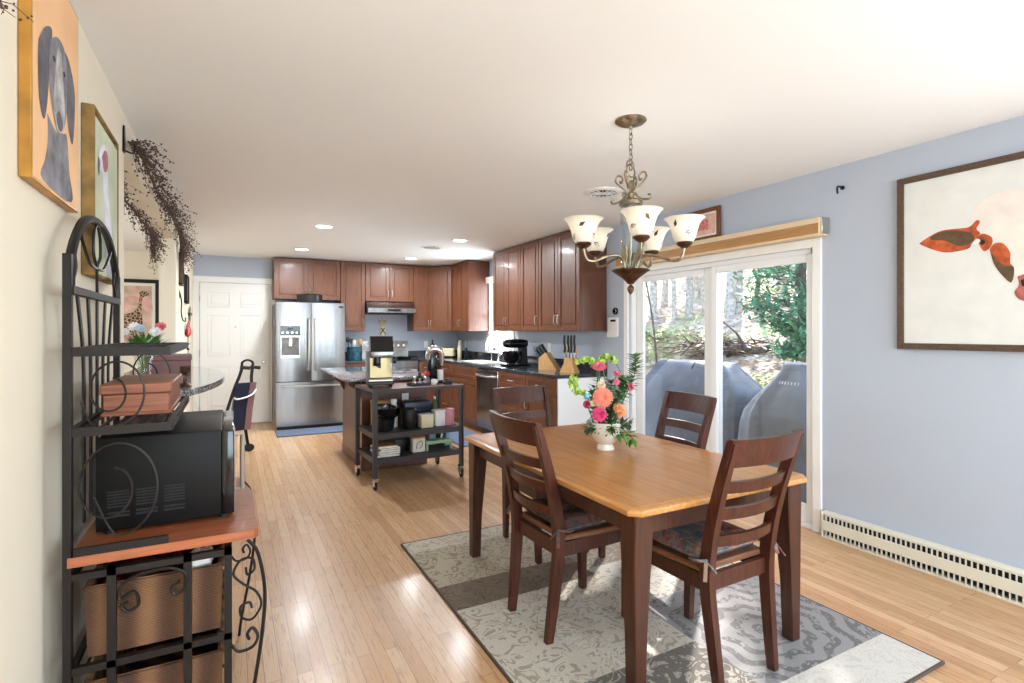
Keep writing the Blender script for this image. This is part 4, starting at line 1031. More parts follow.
# ------------------------------------------------------------------ valance, picture on it, hook, keypad
va = thing('door_valance', 'two-tone light wood valance above the patio door', 'valance', (RW, 2.13, 1.992))
m = MB(); m.box(-.1, -.001, 0, 2.08, 0, .118, bev=.003); m.build('box', 'valance_light', va)
m = MB(); m.box(-.104, -.1, .004, 2.07, .012, .08, bev=.001); m.build('inset_panel', 'valance_wood', va)
m = MB(); m.box(-.085, -.005, -.012, 0, .01, .118, bev=.002); m.build('end_bracket', 'brushed_nickel', va)
def picture(name, label, cat, loc, rz, w, h, fw, dep, fm, cm, tilt=0):
    """local: faces -y, x 0..w, z 0..h"""
    t = thing(name, label, cat, loc, rz); t.rotation_euler.x = tilt
    m = MB()
    for a, b, c, d in ((0, fw, 0, h), (w-fw, w, 0, h), (fw, w-fw, 0, fw), (fw, w-fw, h-fw, h)): m.box(a, b, -dep, -.001, c, d, bev=min(.003, fw*.2))
    m.build('frame', fm, t)
    m = MB(); m.box(fw*.9, w-fw*.9, -dep*.65, -.002, fw*.9, h-fw*.9); cv = m.build('canvas', cm, t)
    return t, cv
def paint(cv, name, pts, y, mt, curve=True):
    """a painted shape on the canvas, a thin layer at local depth y"""
    if curve:
        P = bez([(a, b, 0) for a, b in pts]+[(pts[0][0], pts[0][1], 0)], 4)[:-1]; pts = [(p.x, p.y) for p in P]
    m = MB(); vs_ = [m.bm.verts.new((a, y, b)) for a, b in pts]
    es = [m.bm.edges.new((vs_[i], vs_[(i+1) % len(vs_)])) for i in range(len(vs_))]
    bmesh.ops.triangle_fill(m.bm, use_beauty=True, edges=es)
    return m.build(name, mt, cv)
mat('canvas_cow', (226, 226, 222), .8, var=.02); mat('cow_rust', (178, 82, 44), .8, var=.25, vscale=22); mat('cow_dark', (92, 72, 50), .8, var=.2, vscale=20); mat('cow_white', (238, 226, 216), .8, var=.04, vscale=9); mat('cow_nose', (160, 90, 84), .8, var=.2, vscale=30)
mat('print_black', (34, 28, 30), .8); mat('print_white', (240, 238, 236), .8)
mat('canvas_peach', (244, 194, 146), .8, var=.06, vscale=3); mat('hound_grey', (128, 126, 132), .8, var=.22, vscale=14); mat('hound_dark', (98, 95, 102), .8, var=.2, vscale=14); mat('hound_light', (176, 173, 172), .8, var=.2, vscale=18)
mat('canvas_green', (196, 204, 178), .8, var=.1, vscale=4); mat('bird_white', (222, 222, 236), .8, var=.1, vscale=12); mat('bird_rose', (176, 110, 126), .8, var=.2, vscale=18); mat('canvas_edge', (118, 92, 50), .8, var=.4, vscale=9); mat('mount_white', (238, 236, 224), .7)
mat('canvas_giraffe', (206, 178, 162), .8, var=.18, vscale=4); mat('giraffe_tan', (178, 140, 112), .8)
def giraffe_mat():
    g = NG('giraffe_spots'); v = g.n.new('ShaderNodeTexVoronoi'); v.feature = 'DISTANCE_TO_EDGE'; v.inputs['Scale'].default_value = 26; g.l.new(g.obj, v.inputs['Vector'])
    g.out(g.ramp(v.outputs['Distance'], [(.05, (206, 172, 140)), (.12, (74, 52, 44))]), .8)
giraffe_mat()
cow, cv = picture('cow_painting', 'large square framed painting of a white-faced cow on the right wall', 'painting', (RW, 1.705, 1.255), -PI/2, 1.0, 1.0, .035, .03, 'frame_dark_wood', 'canvas_cow')
paint(cv, 'painted_head', [(.358, .694), (.377, .761), (.426, .804), (.497, .82), (.58, .81), (.72, .77), (.74, .6), (.7, .45), (.64, .3), (.6, .265), (.562, .3), (.54, .36), (.525, .428), (.514, .503), (.491, .558), (.444, .588), (.392, .627), (.377, .676)], -.0203, 'cow_white')
paint(cv, 'painted_ear', [(.112, .606), (.151, .633), (.221, .663), (.301, .661), (.346, .662), (.377, .691), (.392, .681), (.377, .645), (.392, .619), (.358, .573), (.339, .545), (.248, .538), (.179, .563)], -.0208, 'cow_rust')
paint(cv, 'painted_ear_shade', [(.165, .631), (.221, .658), (.314, .647), (.365, .616), (.358, .578), (.301, .566), (.234, .605), (.179, .615)], -.0212, 'cow_dark')
paint(cv, 'painted_eye_patch', [(.377, .598), (.402, .617), (.438, .596), (.444, .565), (.432, .536), (.408, .524), (.39, .558)], -.0208, 'cow_rust')
paint(cv, 'painted_eye', [(.39, .578), (.404, .586), (.414, .569), (.399, .556)], -.0212, 'print_black')
paint(cv, 'painted_lash', [(.358, .573), (.383, .593), (.393, .577), (.372, .565)], -.0213, 'print_white')
paint(cv, 'painted_cheek', [(.432, .529), (.45, .557), (.485, .554), (.514, .503), (.514, .451), (.525, .428), (.52, .354), (.485, .387), (.45, .451)], -.0208, 'cow_rust')
paint(cv, 'painted_cheek_shade', [(.438, .513), (.468, .464), (.497, .438), (.529, .427), (.52, .351), (.485, .387), (.45, .451)], -.0212, 'cow_dark')
paint(cv, 'painted_nose', [(.542, .379), (.575, .387), (.62, .36), (.63, .29), (.6, .25), (.562, .258), (.542, .272), (.531, .302), (.548, .334)], -.0212, 'cow_nose')
paint(cv, 'painted_nostril', [(.556, .36), (.572, .362), (.574, .335), (.56, .33)], -.0216, 'print_black')
paint(cv, 'painted_far_ear', [(.72, .62), (.76, .68), (.88, .66), (.94, .6), (.86, .55), (.76, .56)], -.0208, 'cow_rust')
sp_, cv = picture('small_picture', 'small wood-framed pink picture standing on the valance', 'picture', (RW-.012, 3.42, 2.1115), -PI/2, .43, .265, .035, .02, 'frame_redwood', 'paper', R(0))
mat('print_pink', (222, 178, 166), .8, var=.08, vscale=10); mat('print_rose', (206, 120, 116), .8, var=.3, vscale=60)
paint(cv, 'printed_mat', [(.05, .05), (.38, .05), (.38, .215), (.05, .215)], -.0134, 'print_pink', False)
paint(cv, 'printed_image', [(.13, .09), (.31, .09), (.31, .175), (.13, .175)], -.0138, 'print_rose', False)
hk = thing('wall_hook', 'small black bracket hook on the right wall above the valance end', 'hook', (RW, 2.035, 2.29))
m = MB(); m.lathe([(0, 0), (.014, 0), (.014, .006), (0, .007)], 12, Matrix.Rotation(-PI/2, 4, 'Y')); m.build('backplate', 'black_plastic', hk)
m = MB(); m.tube(bez([(0, 0, 0), (-.03, 0, .004), (-.055, 0, 0), (-.06, 0, -.02), (-.055, 0, -.045)], 5), .006, 8); m.build('arm', 'black_plastic', hk)
kp = thing('alarm_keypad', 'white alarm keypad on the wall between cabinets and patio door', 'keypad', (RW, 4.36, 1.3))
m = MB(); m.box(-.026, -.001, -.08, .08, 0, .2, bev=.005); m.box(-.032, -.024, -.085, .085, -.005, .04, bev=.004); m.build('housing', 'white_plastic', kp)
m = MB(); m.box(-.0275, -.025, -.055, .03, .155, .178); m.build('display', 'black_gloss', kp)
for i in range(3):
    for j in range(4):
        m = MB(); m.box(-.0285, -.026, -.05+i*.03, -.03+i*.03, .055+j*.022, .07+j*.022, bev=.002); m.build('button', 'white_paint', kp)
th_ = thing('thermostat', 'small round black dial on the wall above the alarm keypad', 'thermostat', (RW, 4.33, 1.565))
m = MB(); m.lathe([(0, 0), (.036, 0), (.036, .018), (.03, .024), (0, .025)], 24, Matrix.Rotation(-PI/2, 4, 'Y')); m.build('dial', 'black_gloss', th_)
m = MB(); m.lathe([(.024, .0245), (.028, .0255), (.03, .0245)], 24, Matrix.Rotation(-PI/2, 4, 'Y')); m.build('ring', 'chrome', th_)
# outlets on the kitchen walls
def outlet(lb, loc, rz):
    t = thing('wall_outlet', lb, 'outlet', loc, rz, 'kitchen wall outlets')
    m = MB(); m.box(-.036, .036, -.006, 0, -.058, .058, bev=.003); m.build('plate', 'white_plastic', t)
    for z in (-.025, .025):
        m = MB(); m.box(-.014, .014, -.008, -.005, z-.015, z+.015, bev=.002); m.build('socket', 'white_paint', t)
outlet('white outlet on the back wall between the range and the corner', (2.95, BW, 1.13), 0)
outlet('white outlet on the right wall between the corner and the kitchen window', (RW, 8.3, 1.13), -PI/2)
outlet('white outlet on the right wall behind the slanted knife block', (RW, 5.25, 1.15), -PI/2)
outlet('white outlet on the right wall behind the stand mixer', (RW, 5.62, 1.15), -PI/2)
orn = thing('wall_ornament', 'pineapple-shaped wall ornament hanging below the range hood', 'wall decor', (2.2, BW, 1.28))
m = MB(); m.prism([(0, .13), (.025, .19), (.06, .2), (.04, .225), (.07, .265), (.03, .265), (0, .31), (-.03, .265), (-.07, .265), (-.04, .225), (-.06, .2), (-.025, .19)], lambda u, v, d: (u, d, v), -.018, -.002); m.build('leaf_crown', 'antique_brass', orn)
m = MB(); m.loft([[(math.cos(a)*r, -.022-.0+math.sin(a)*.018, z) for a in [2*PI*i/12 for i in range(12)]] for r, z in ((.012, 0), (.045, .03), (.052, .08), (.045, .13), (.02, .15))]); m.build('fruit_body', 'cream', orn)
for s in (-1, 1):
    m = MB(); m.bar((s*.045, -.043, .03), (-s*.03, -.043, .13), .014, .004, (0, 1, 0)); m.build('lattice', 'black_plastic', orn)

# ------------------------------------------------------------------ paintings on the left wall
hound, cv = picture('hound_painting', 'gold-edged canvas painting of a grey hound, nearest on the left wall', 'painting', (LW, 1.74, 1.745), PI/2, .46, .64, .012, .028, 'gold_edge', 'canvas_peach')
m = MB(); m.box(.008, .452, -.0285, -.01, .008, .632); m.build('canvas_front', 'canvas_peach', cv)
sh_ = lambda P, dx, dz, k=1, kz=1: [(a*k+dx, b*kz+dz) for a, b in P]
T_ = lambda P: sh_(P, .1, -.012, .94, .98)
paint(cv, 'painted_neck', T_([(.026, .224), (.116, .2), (.198, .22), (.233, .22), (.262, .12), (.29, .03), (-.02, .03), (.004, .089), (.03, .149)]), -.029, 'hound_grey')
paint(cv, 'painted_left_ear', T_([(-.054, .392), (.0, .45), (.07, .475), (.05, .377), (.026, .259), (-.007, .196), (-.049, .239), (-.059, .332)]), -.0294, 'hound_dark')
paint(cv, 'painted_right_ear', T_([(.195, .475), (.259, .464), (.33, .386), (.305, .224), (.25, .249), (.208, .356)]), -.0294, 'hound_dark')
paint(cv, 'painted_head', T_([(.055, .444), (.131, .482), (.208, .47), (.233, .365), (.21, .256), (.14, .2), (.07, .255), (.04, .351)]), -.0298, 'hound_grey')
paint(cv, 'painted_muzzle', T_([(.085, .3), (.12, .44), (.15, .45), (.17, .43), (.2, .31), (.198, .24), (.14, .205), (.085, .245)]), -.0302, 'hound_light')
paint(cv, 'painted_nose', T_([(.11, .25), (.14, .27), (.18, .25), (.17, .222), (.14, .212), (.115, .225)]), -.0306, 'hound_dark')
for x in (.085, .195): paint(cv, 'painted_eye', T_([(x-.014, .4), (x, .41), (x+.014, .4), (x, .392)]), -.0306, 'print_black')
bird, cv = picture('bird_painting', 'tall pale green canvas painting of a long-necked bird beside the hound painting', 'painting', (LW, 2.37, 1.56), PI/2, .46, .61, .012, .04, 'canvas_edge', 'mount_white')
m = MB(); m.box(.01, .42, -.0405, -.01, .01, .57); m.build('canvas_front', 'canvas_green', cv)
paint(cv, 'painted_neck', [(.13, .4), (.21, .43), (.24, .33), (.29, .22), (.36, .03), (.22, .03), (.17, .22), (.14, .31)], -.041, 'bird_white')
paint(cv, 'painted_head', [(.05, .44), (.127, .505), (.21, .51), (.225, .45), (.17, .405), (.07, .4)], -.0414, 'bird_white')
paint(cv, 'painted_face', [(.11, .455), (.165, .495), (.22, .49), (.215, .435), (.15, .41)], -.0418, 'bird_rose')
paint(cv, 'painted_beak', [(.05, .44), (.08, .425), (.06, .37), (.045, .4)], -.0418, 'hound_dark')
gir, cv = picture('giraffe_print', 'dark-framed giraffe print on the far wall of the next room', 'picture', (-1.78, BW, 1.08), 0, .915, .98, .05, .03, 'print_black', 'mount_white')
m = MB(); m.box(.09, .825, -.0205, -.01, .09, .89); m.build('canvas_front', 'canvas_giraffe', cv)
paint(cv, 'painted_pink_cloud', [(.5, .5), (.56, .62), (.7, .6), (.82, .5), (.82, .7), (.7, .75), (.5, .72)], -.0209, 'print_pink')
paint(cv, 'painted_giraffe', [(.686, .804), (.717, .823), (.77, .812), (.80, .775), (.738, .745), (.717, .703), (.71, .562), (.72, .434), (.72, .2), (.69, .2), (.665, .36), (.61, .2), (.58, .2), (.56, .38), (.5, .2), (.45, .2), (.46, .432), (.52, .5), (.62, .535), (.669, .612), (.686, .715)], -.0213, 'giraffe_spots')

# ------------------------------------------------------------------ dried vines on the header of the opening
def vine(nm, lb, path, spread, n, hang, seed, cat='garland'):
    rnd = random.Random(seed)
    t = thing(nm, lb, cat, path[0])
    o = Vector(path[0]); P = [p-o for p in bez(path, 14)]
    m = MB(); m.tube(P, .006 if n > 50 else .0025, 5)
    tips = []
    for k in range(n):
        i = rnd.randrange(len(P)-1); b = P[i]; d = (P[i+1]-P[i]).normalized()
        w = Vector((abs(rnd.gauss(.6, .5)), rnd.gauss(.1, .7), rnd.gauss(-hang, .6)))+d*.5
        w.normalize(); L_ = spread*rnd.uniform(.4, 1.15)
        q1 = b+w*L_*.5+Vector((0, 0, rnd.uniform(-.02, .02))); q2 = b+w*L_+Vector((rnd.uniform(-.02, .02), rnd.uniform(-.02, .02), -.25*L_))
        m.tube([b, q1, q2], [.0016, .0013, .0008], 3)
        for f in (.35, .55, .75, .9, 1):
            q = (b.lerp(q1, f*2) if f < .5 else q1.lerp(q2, f*2-1))
            tips.append(q+Vector((rnd.uniform(-1, 1), rnd.uniform(-1, 1), rnd.uniform(-1, 1)))*.012)
    m.build('twigs', 'twig_brown', t)
    m = MB()
    for q in tips: m.ball(q, rnd.uniform(.0038, .0068)*(1 if n > 50 else .55), 1 if len(tips) < 300 else 0)
    b_ = m.build('berries', 'berry_brown', t); b_['kind'] = 'stuff'
    return t
vine('berry_garland', 'dried brown berry garland draped along the header of the wall opening', [(LW+.02, 3.22, 2.3), (LW+.03, 3.6, 2.33), (LW+.03, 4.3, 2.3), (LW+.03, 5.1, 2.32), (LW+.03, 6.0, 2.3), (LW+.03, 6.15, 2.24), (LW+.02, 6.25, 2.13)], .17, 330, .35, 3)
vine('berry_garland', 'dried brown berry garland on the far side of the opening, hanging down at its end', [(LW-.16, 3.35, 2.25), (LW-.16, 4.2, 2.24), (LW-.16, 5.2, 2.24), (LW-.17, 5.75, 2.22), (LW-.18, 5.85, 2.1)], .15, 260, .6, 5)
vine('dried_sprig', 'dried brown sprig at the upper left edge of the wall beside the hound painting', [(LW+.02, 1.0, 2.1), (LW+.03, 1.25, 2.1), (LW+.03, 1.38, 2.085), (LW+.03, 1.53, 2.07)], .045, 14, .4, 11, 'sprig')
br_ = thing('garland_bracket', 'flat dark metal bracket on the wall at the near end of the berry garland', 'bracket', (LW, 3.2, 2.3))
m = MB(); m.prism([(-.018, -.06), (.018, -.06), (.018, .05), (.01, .07), (-.01, .07), (-.018, .05)], lambda u, v, d: (d, u, v), .001, .008); m.build('plate', 'black_metal', br_)
m = MB(); m.tube(bez([(.006, 0, -.05), (.04, 0, -.06), (.05, 0, -.03), (.045, 0, -.01)], 4), .004, 6); m.build('hook', 'black_metal', br_)
# small decor on the far stretch of the left wall
def decor(nm, lb, y, z, build):
    t = thing(nm, lb, 'wall decor', (LW, y, z), PI/2, 'small decor on the far left wall'); build(t); return t
def plaque(t, w, h, mt='frame_dark_wood', inner='frame_redwood'):
    m = MB()
    for a, b, c, d in ((-w/2, -w/2+.02, 0, h), (w/2-.02, w/2, 0, h), (-w/2, w/2, 0, .02), (-w/2, w/2, h-.02, h)): m.box(a, b, -.035, -.001, c, d, bev=.002)
    m.build('frame', mt, t); m = MB(); m.box(-w/2+.018, w/2-.018, -.022, -.002, .018, h-.018); m.build('panel', inner, t)
decor('wall_plaque', 'tall narrow brown plaque below the end of the berry garland', 6.44, 1.83, lambda t: plaque(t, .2, .33))
decor('wall_plaque', 'dark framed plaque to the right of the tall brown plaque', 7.18, 1.68, lambda t: plaque(t, .32, .32, 'print_black', 'grey_wood'))
def scroll_hook(t):
    m = MB(); m.tube(bez([(0, -.005, .3), (.02, -.02, .2), (-.02, -.02, .1), (0, -.03, .02), (.05, -.05, 0), (.08, -.05, .04)], 6), .006, 6); m.build('wire', 'black_metal', t)
    m = MB(); m.box(-.012, .012, -.006, -.001, .24, .32, bev=.002); m.build('backplate', 'black_metal', t)
decor('wire_wall_hook', 'thin black wire hook hanging under the tall brown plaque', 6.4, 1.46, scroll_hook)
def rosette(t):
    m = MB()
    for k in range(8):
        a = k*PI/4; m.leaf((0, -.012, 0), (math.cos(a), -.15, math.sin(a)), .13, .07, (0, -1, 0), .1)
    m.build('petals', 'black_metal', t, 60); m = MB(); m.ball((0, -.018, 0), .025, 2); m.build('boss', 'antique_brass', t)
decor('metal_rosette', 'dark metal flower rosette under the dark framed plaque', 7.75, 1.57, rosette)
def rooster(t):
    m = MB(); m.loft([[(x+math.cos(a)*r, -.03+math.sin(a)*r*.5, z) for a in [2*PI*i/10 for i in range(10)]] for x, z, r in ((-.02, .0, .02), (0, .03, .06), (.03, .07, .065), (.06, .12, .035), (.07, .16, .025), (.075, .19, .01))]); m.build('body', 'red', t)
    m = MB()
    for k in range(5): m.leaf((-.03, -.03, .05), (-1, -.1, .4+.35*k), .13, .04, (0, -1, 0), .2)
    m.build('tail', 'black_metal', t, 60)
    m = MB(); m.tube([(0, -.03, 0), (0, -.03, -.06), (.02, -.03, -.18), (0, -.03, -.26)], .004, 5)
    for z in (-.08, -.14, -.2, -.26): m.ball((0.005, -.03, z), .016, 1)
    m.build('hanging_beads', 'black_metal', t)
decor('rooster_ornament', 'red rooster ornament with hanging dark beads, lowest on the far left wall', 7.18, 1.29, rooster)

# ------------------------------------------------------------------ bar top in the opening and the things on it
bt = thing('bar_top', 'rounded grey granite bar top projecting from the wall opening', 'bar counter', (LW, 4.12, 1.022))
n = 40; pl = [(.43*math.sin(PI*i/n), -1.24*math.cos(PI*i/n)*1) for i in range(n+1)]
pl = [(x, max(-.885, min(1.24, y)) if x < .001 else y) for x, y in pl]
m = MB(); m.prism(pl+[(.0, .9), (.0, -.9)], lambda u, v, d: (u+.001, v, d), .003, .038); m.box(-.2, .002, -.88, 1.89, .003, .038); m.build('slab', 'bar_granite', bt)
for y in (-.2, .45):
    m = MB(); m.prism([(0.001, .0), (.26, .0), (.26, -.03), (.05, -.22), (.001, -.26)], lambda u, v, d: (u, d, v), y, y+.03); m.build('bracket', 'white_paint', bt)
BZ = 1.0615
bx_ = thing('keepsake_box', 'plum brown wooden box on the bar top behind the cedar box', 'box', (-.38, 4.35, BZ), R(4))
m = MB(); m.box(-.13, .13, -.16, .16, 0, .1, bev=.004); m.build('body', 'plum_box', bx_)
m = MB(); m.box(-.135, .135, -.165, .165, .1, .135, bev=.005); m.build('lid', 'plum_box', bx_)
gv = thing('glass_vase', 'clear glass vase of mixed flowers on the bar top behind the rack', 'vase', (-.44, 3.65, BZ))
m = MB(); m.lathe([(0, 0), (.05, 0), (.052, .01), (.035, .05), (.04, .12), (.058, .2), (.054, .2), (.036, .12), (.03, .05), (0, .015)], 24); m.build('body', 'clear_glass', gv)
rnd = random.Random(4)
def wild(nm, lb, dx, dy, dz, mt, r):
    t = thing(nm, lb, 'flower', (-.44, 3.65, BZ+.02), 0, 'flowers in the glass vase')
    m = MB(); c = Vector((dx, dy, dz)); petals(m, c, (rnd.uniform(-.3, .3), -1, .5), r*.05, r, 9, .4, r*.6); petals(m, c, (rnd.uniform(-.3, .3), -1, .5), r*.05, r*.6, 8, .9, r*.5); m.build('petals', mt, t, 60)
    m = MB(); m.tube(bez([(0, 0, .03), (dx*.3, dy*.3, dz*.5), c], 4), .0025, 5); m.build('stem', 'stem_green', t)
wild('daisy_flower', 'white daisy leaning right over the glass vase', .06, -.03, .27, 'white_bloom', .03)
wild('tulip_flower', 'pink bloom leaning furthest right above the glass vase', .08, .02, .3, 'soft_pink', .03)
wild('daisy_flower', 'white daisy at the upper left of the glass vase', -.04, -.02, .3, 'white_bloom', .028)
wild('violet_flower', 'pale mauve bloom near the centre of the glass vase', -.01, -.04, .29, 'blue_white', .024)
wild('daisy_flower', 'small white daisy at the far left of the glass vase', -.09, 0, .27, 'white_bloom', .024)
wild('filler_flower', 'tiny mauve bloom low at the left of the glass vase', -.06, -.04, .24, 'pink', .018)
wild('filler_flower', 'tiny white bloom low at the right of the glass vase', .03, -.05, .23, 'white_bloom', .02)
ft = thing('vase_foliage', 'green foliage around the mouth of the glass vase', 'foliage', (-.44, 3.65, BZ+.02)); m = MB()
for k in range(130):
    a, e = rnd.uniform(0, 2*PI), rnd.uniform(.3, 2.2); m.leaf((math.cos(a)*.02, math.sin(a)*.02, .17), (math.cos(a), math.sin(a), e), rnd.uniform(.06, .14), .03)
m.build('leaves', 'leaf_green', ft, 60)
gb = thing('goblet', 'small dark beaded goblet at the near end of the bar top', 'goblet', (-.22, 3.35, BZ))
m = MB(); m.lathe([(0, 0), (.035, 0), (.03, .008), (.008, .02), (.012, .04), (.007, .06), (.026, .08), (.03, .11), (.027, .11), (.02, .085), (0, .08)], 16); m.build('bowl', 'antique_brown', gb)
# folded walker near the entry door
fw = thing('folded_walker', 'black folded walker with grip handles standing before the entry door', 'walker', (.08, 6.6, 0), R(20)); fw.scale = (1.1, 1, .87)
for s in (-1, 1):
    m = MB(); m.tube(bez([(s*.11, .05, .03), (s*.1-.03, .03, .4), (s*.085+.03, 0, .8), (s*.06+.06, 0, .98), (s*.05+.08, 0, 1.1)], 6), .016, 8); m.build('side_tube', 'black_metal', fw)
    m = MB(); m.cyl((s*.05+.06, .0, 1.1), (s*.05+.15, -.02, 1.085), .022, 10); m.build('grip', 'rubber', fw)
    m = MB(); m.cyl((s*.11, .05-.02, .05), (s*.11, .05+.02, .05), .05, 18); m.build('wheel', 'rubber', fw)
m = MB(); m.tube(bez([(.03, 0, 1.1), (.03, 0, 1.16), (.08, 0, 1.19), (.13, 0, 1.16), (.13, 0, 1.1)], 5), .013, 8); m.build('top_loop', 'black_metal', fw)
m = MB(); m.loft([[(x+o_, y, z) for x, y in ((-.09, -.02), (.1, -.02), (.1, .02), (-.09, .02))] for z, o_ in ((.3, 0), (.55, .02), (.85, .05), (.9, .06))]); m.build('folded_seat', 'screen_blue', fw)
m = MB(); m.loft([[(x+o_, y, z) for x, y in ((.04, -.03), (.1, -.03), (.1, -.02), (.04, -.02))] for z, o_ in ((.3, 0), (.55, .02), (.9, .06))]); m.build('side_flap', 'plum_box', fw)
m = MB(); m.tube(bez([(-.06, -.03, .72), (-.02, -.05, .7), (.1, -.05, .74), (.15, -.03, .8)], 5), .012, 8); m.build('cross_bar', 'brushed_nickel', fw)

# ------------------------------------------------------------------ baker's rack
RX, RY0, RY1 = -.408, 1.92, 2.65
rk = thing('bakers_rack', "dark metal baker's rack with a wood shelf against the left wall", 'rack', (RX, RY0, 0))
DY = RY1-RY0; HT = 1.58
for y in (0, DY):
    m = MB(); m.box(-.012, .009, y-.012, y+.012, 0, HT, bev=.002); m.build('post', 'dark_bronze', rk)
m = MB(); m.tube(bez([(0, .012, HT-.09), (0, .04, HT+.02), (0, .18, HT+.125), (0, DY/2, HT+.155), (0, DY-.18, HT+.125), (0, DY-.04, HT+.02), (0, DY-.012, HT-.09)], 8), .013, 8); m.build('top_arch', 'dark_bronze', rk)
m = MB(); m.box(-.008, .012, 0, DY, HT-.115, HT-.09, bev=.002); m.build('top_rail', 'dark_bronze', rk)
# back scrolls
def wire(name, pts, r=.006, par=None, mt='dark_bronze', n=8):
    m = MB(); m.tube(bez(pts, n), r, 6); return m.build(name, mt, par or rk)
cy = DY/2
wire('back_scroll', [(0, cy, HT-.09), (0, cy, HT), (0, cy+.05, HT+.04), (0, cy+.045, HT+.11), (0, cy, HT+.145), (0, cy-.045, HT+.11), (0, cy-.05, HT+.04), (0, cy, HT-.0)], .005)
for s in (-1, 1):
    Y = lambda v: cy+s*v
    wire('back_scroll', [(0, Y(.0), HT-.005), (0, Y(.1), HT+.0), (0, Y(.19), HT+.05), (0, Y(.24), HT+.09)], .005)
    wire('back_scroll', [(0, Y(.325), HT+.02), (0, Y(.345), HT-.03), (0, Y(.32), HT-.065), (0, Y(.285), HT-.03), (0, Y(.3), HT+.01)], .005)
for i, s in enumerate((-.26, -.13, 0, .13, .26)):
    m = MB(); m.ribbon(bez([(0, cy+s*1.05, HT-.1), (0, cy+s*.75, HT-.3), (0, cy+s*.72, HT-.55), (0, cy+s*.72, .76)], 6), .022, .006, (0, 1, 0)); m.build('back_slat', 'dark_bronze', rk)
def wire_shelf(z, dep, name):
    m = MB()
    for y in (0, DY): m.box(.0, dep, y-.008, y+.008, z-.025, z)
    m.box(dep-.016, dep, 0, DY, z-.025, z); m.box(0, .016, 0, DY, z-.025, z)
    for k in range(6):
        x = .03+k*(dep-.06)/5; m.box(x-.003, x+.003, 0, DY, z-.012, z-.004)
    m.box(0, dep, DY*.5-.004, DY*.5+.004, z-.018, z-.012)
    return m.build(name, 'dark_bronze', rk)
wire_shelf(1.312, .245, 'upper_shelf'); wire_shelf(1.083, .25, 'lower_shelf')
def side_scroll(z0, z1, y, nm='side_scroll'):
    h = z1-z0; zc = (z0+z1)/2; r = h*.5
    P = []
    for k in range(61):
        a = R(-90)+2*PI*1.45*k/60; rr = r*(1-.62*(k/60)**1.2); P.append((.115+rr*.72*math.cos(a)*1-.02*(k/60), y, zc+rr*math.sin(a)*.98))
    m = MB(); m.tube(P, .003, 6); m.build(nm, 'dark_bronze', rk)
for y in (-.012, DY+.012):
    side_scroll(1.085, 1.29, y); side_scroll(.757, 1.06, y)
    wire('side_scroll', [(.03, y, 1.06+.1), (.05, y, 1.1), (.07, y, 1.085)], .0035)
    wire('side_scroll', [(.06, y, .88), (.09, y, .8), (.115, y, .758)], .0035)
SZ = .718
m = MB(); pl = [(-.0, -.015), (.475, -.015), (.487, .0), (.487, .44), (.44, .7), (.4, DY+.02), (-.0, DY+.02)]
m.loft([[(u, v, SZ-.028) for u, v in pl], [(u, v, SZ-.003) for u, v in pl], [(u*.995, v*.996, SZ) for u, v in pl]]); m.build('wood_shelf', 'slab_wood', rk)
m = MB(); m.box(.014, .24, -.016, -.004, SZ+.001, SZ+.024); m.build('shelf_guard', 'dark_bronze', rk)
m = MB()
for z in (SZ-.05, .4, .1):
    m.box(0, .41, -.01, .01, z-.02, z); m.box(0, .41, DY-.01, DY+.01, z-.02, z); m.box(.39, .41, 0, DY, z-.02, z); m.box(0, .014, 0, DY, z-.02, z)
m.build('lower_frame', 'dark_bronze', rk)
for x in (.1, .29, .4):
    for y in (0, DY):
        m = MB(); m.box(x-.011, x+.011, y-.01, y+.01, 0 if x > .35 else .1, SZ-.05); m.build('upright', 'dark_bronze', rk)
for z in (.4, .1):
    m = MB()
    for k in range(7): x = .04+k*.055; m.box(x-.003, x+.003, 0, DY, z-.012, z-.004)
    m.box(.01, .4, DY*.5-.004, DY*.5+.004, z-.012, z-.004); m.build('shelf_wires', 'dark_bronze', rk)
for y in (-.012, DY+.012):
    wire('panel_scroll', [(.14, y, .565), (.125, y, .555), (.14, y, .535), (.165, y, .55), (.155, y, .59), (.12, y, .575), (.13, y, .62), (.19, y, .64), (.25, y, .638), (.285, y, .61), (.28, y, .57), (.255, y, .56), (.25, y, .585), (.27, y, .595)], .005)
    # bowed front leg with scrolls
    wire('bow_leg', [(.455, y, SZ-.03), (.485, y, .64), (.505, y, .52), (.5, y, .4), (.48, y, .25), (.45, y, .08), (.44, y, .0)], .006)
    wire('bow_scroll', [(.45, y, .6), (.455, y, .575), (.475, y, .59), (.468, y, .625), (.435, y, .625), (.415, y, .585), (.44, y, .55), (.48, y, .515), (.495, y, .47), (.47, y, .43), (.44, y, .44), (.435, y, .475), (.46, y, .485), (.468, y, .465)], .004)
    wire('bow_scroll', [(.41, y, .36), (.43, y, .335), (.47, y, .34), (.485, y, .37), (.47, y, .4), (.455, y, .385), (.46, y, .365)], .005)
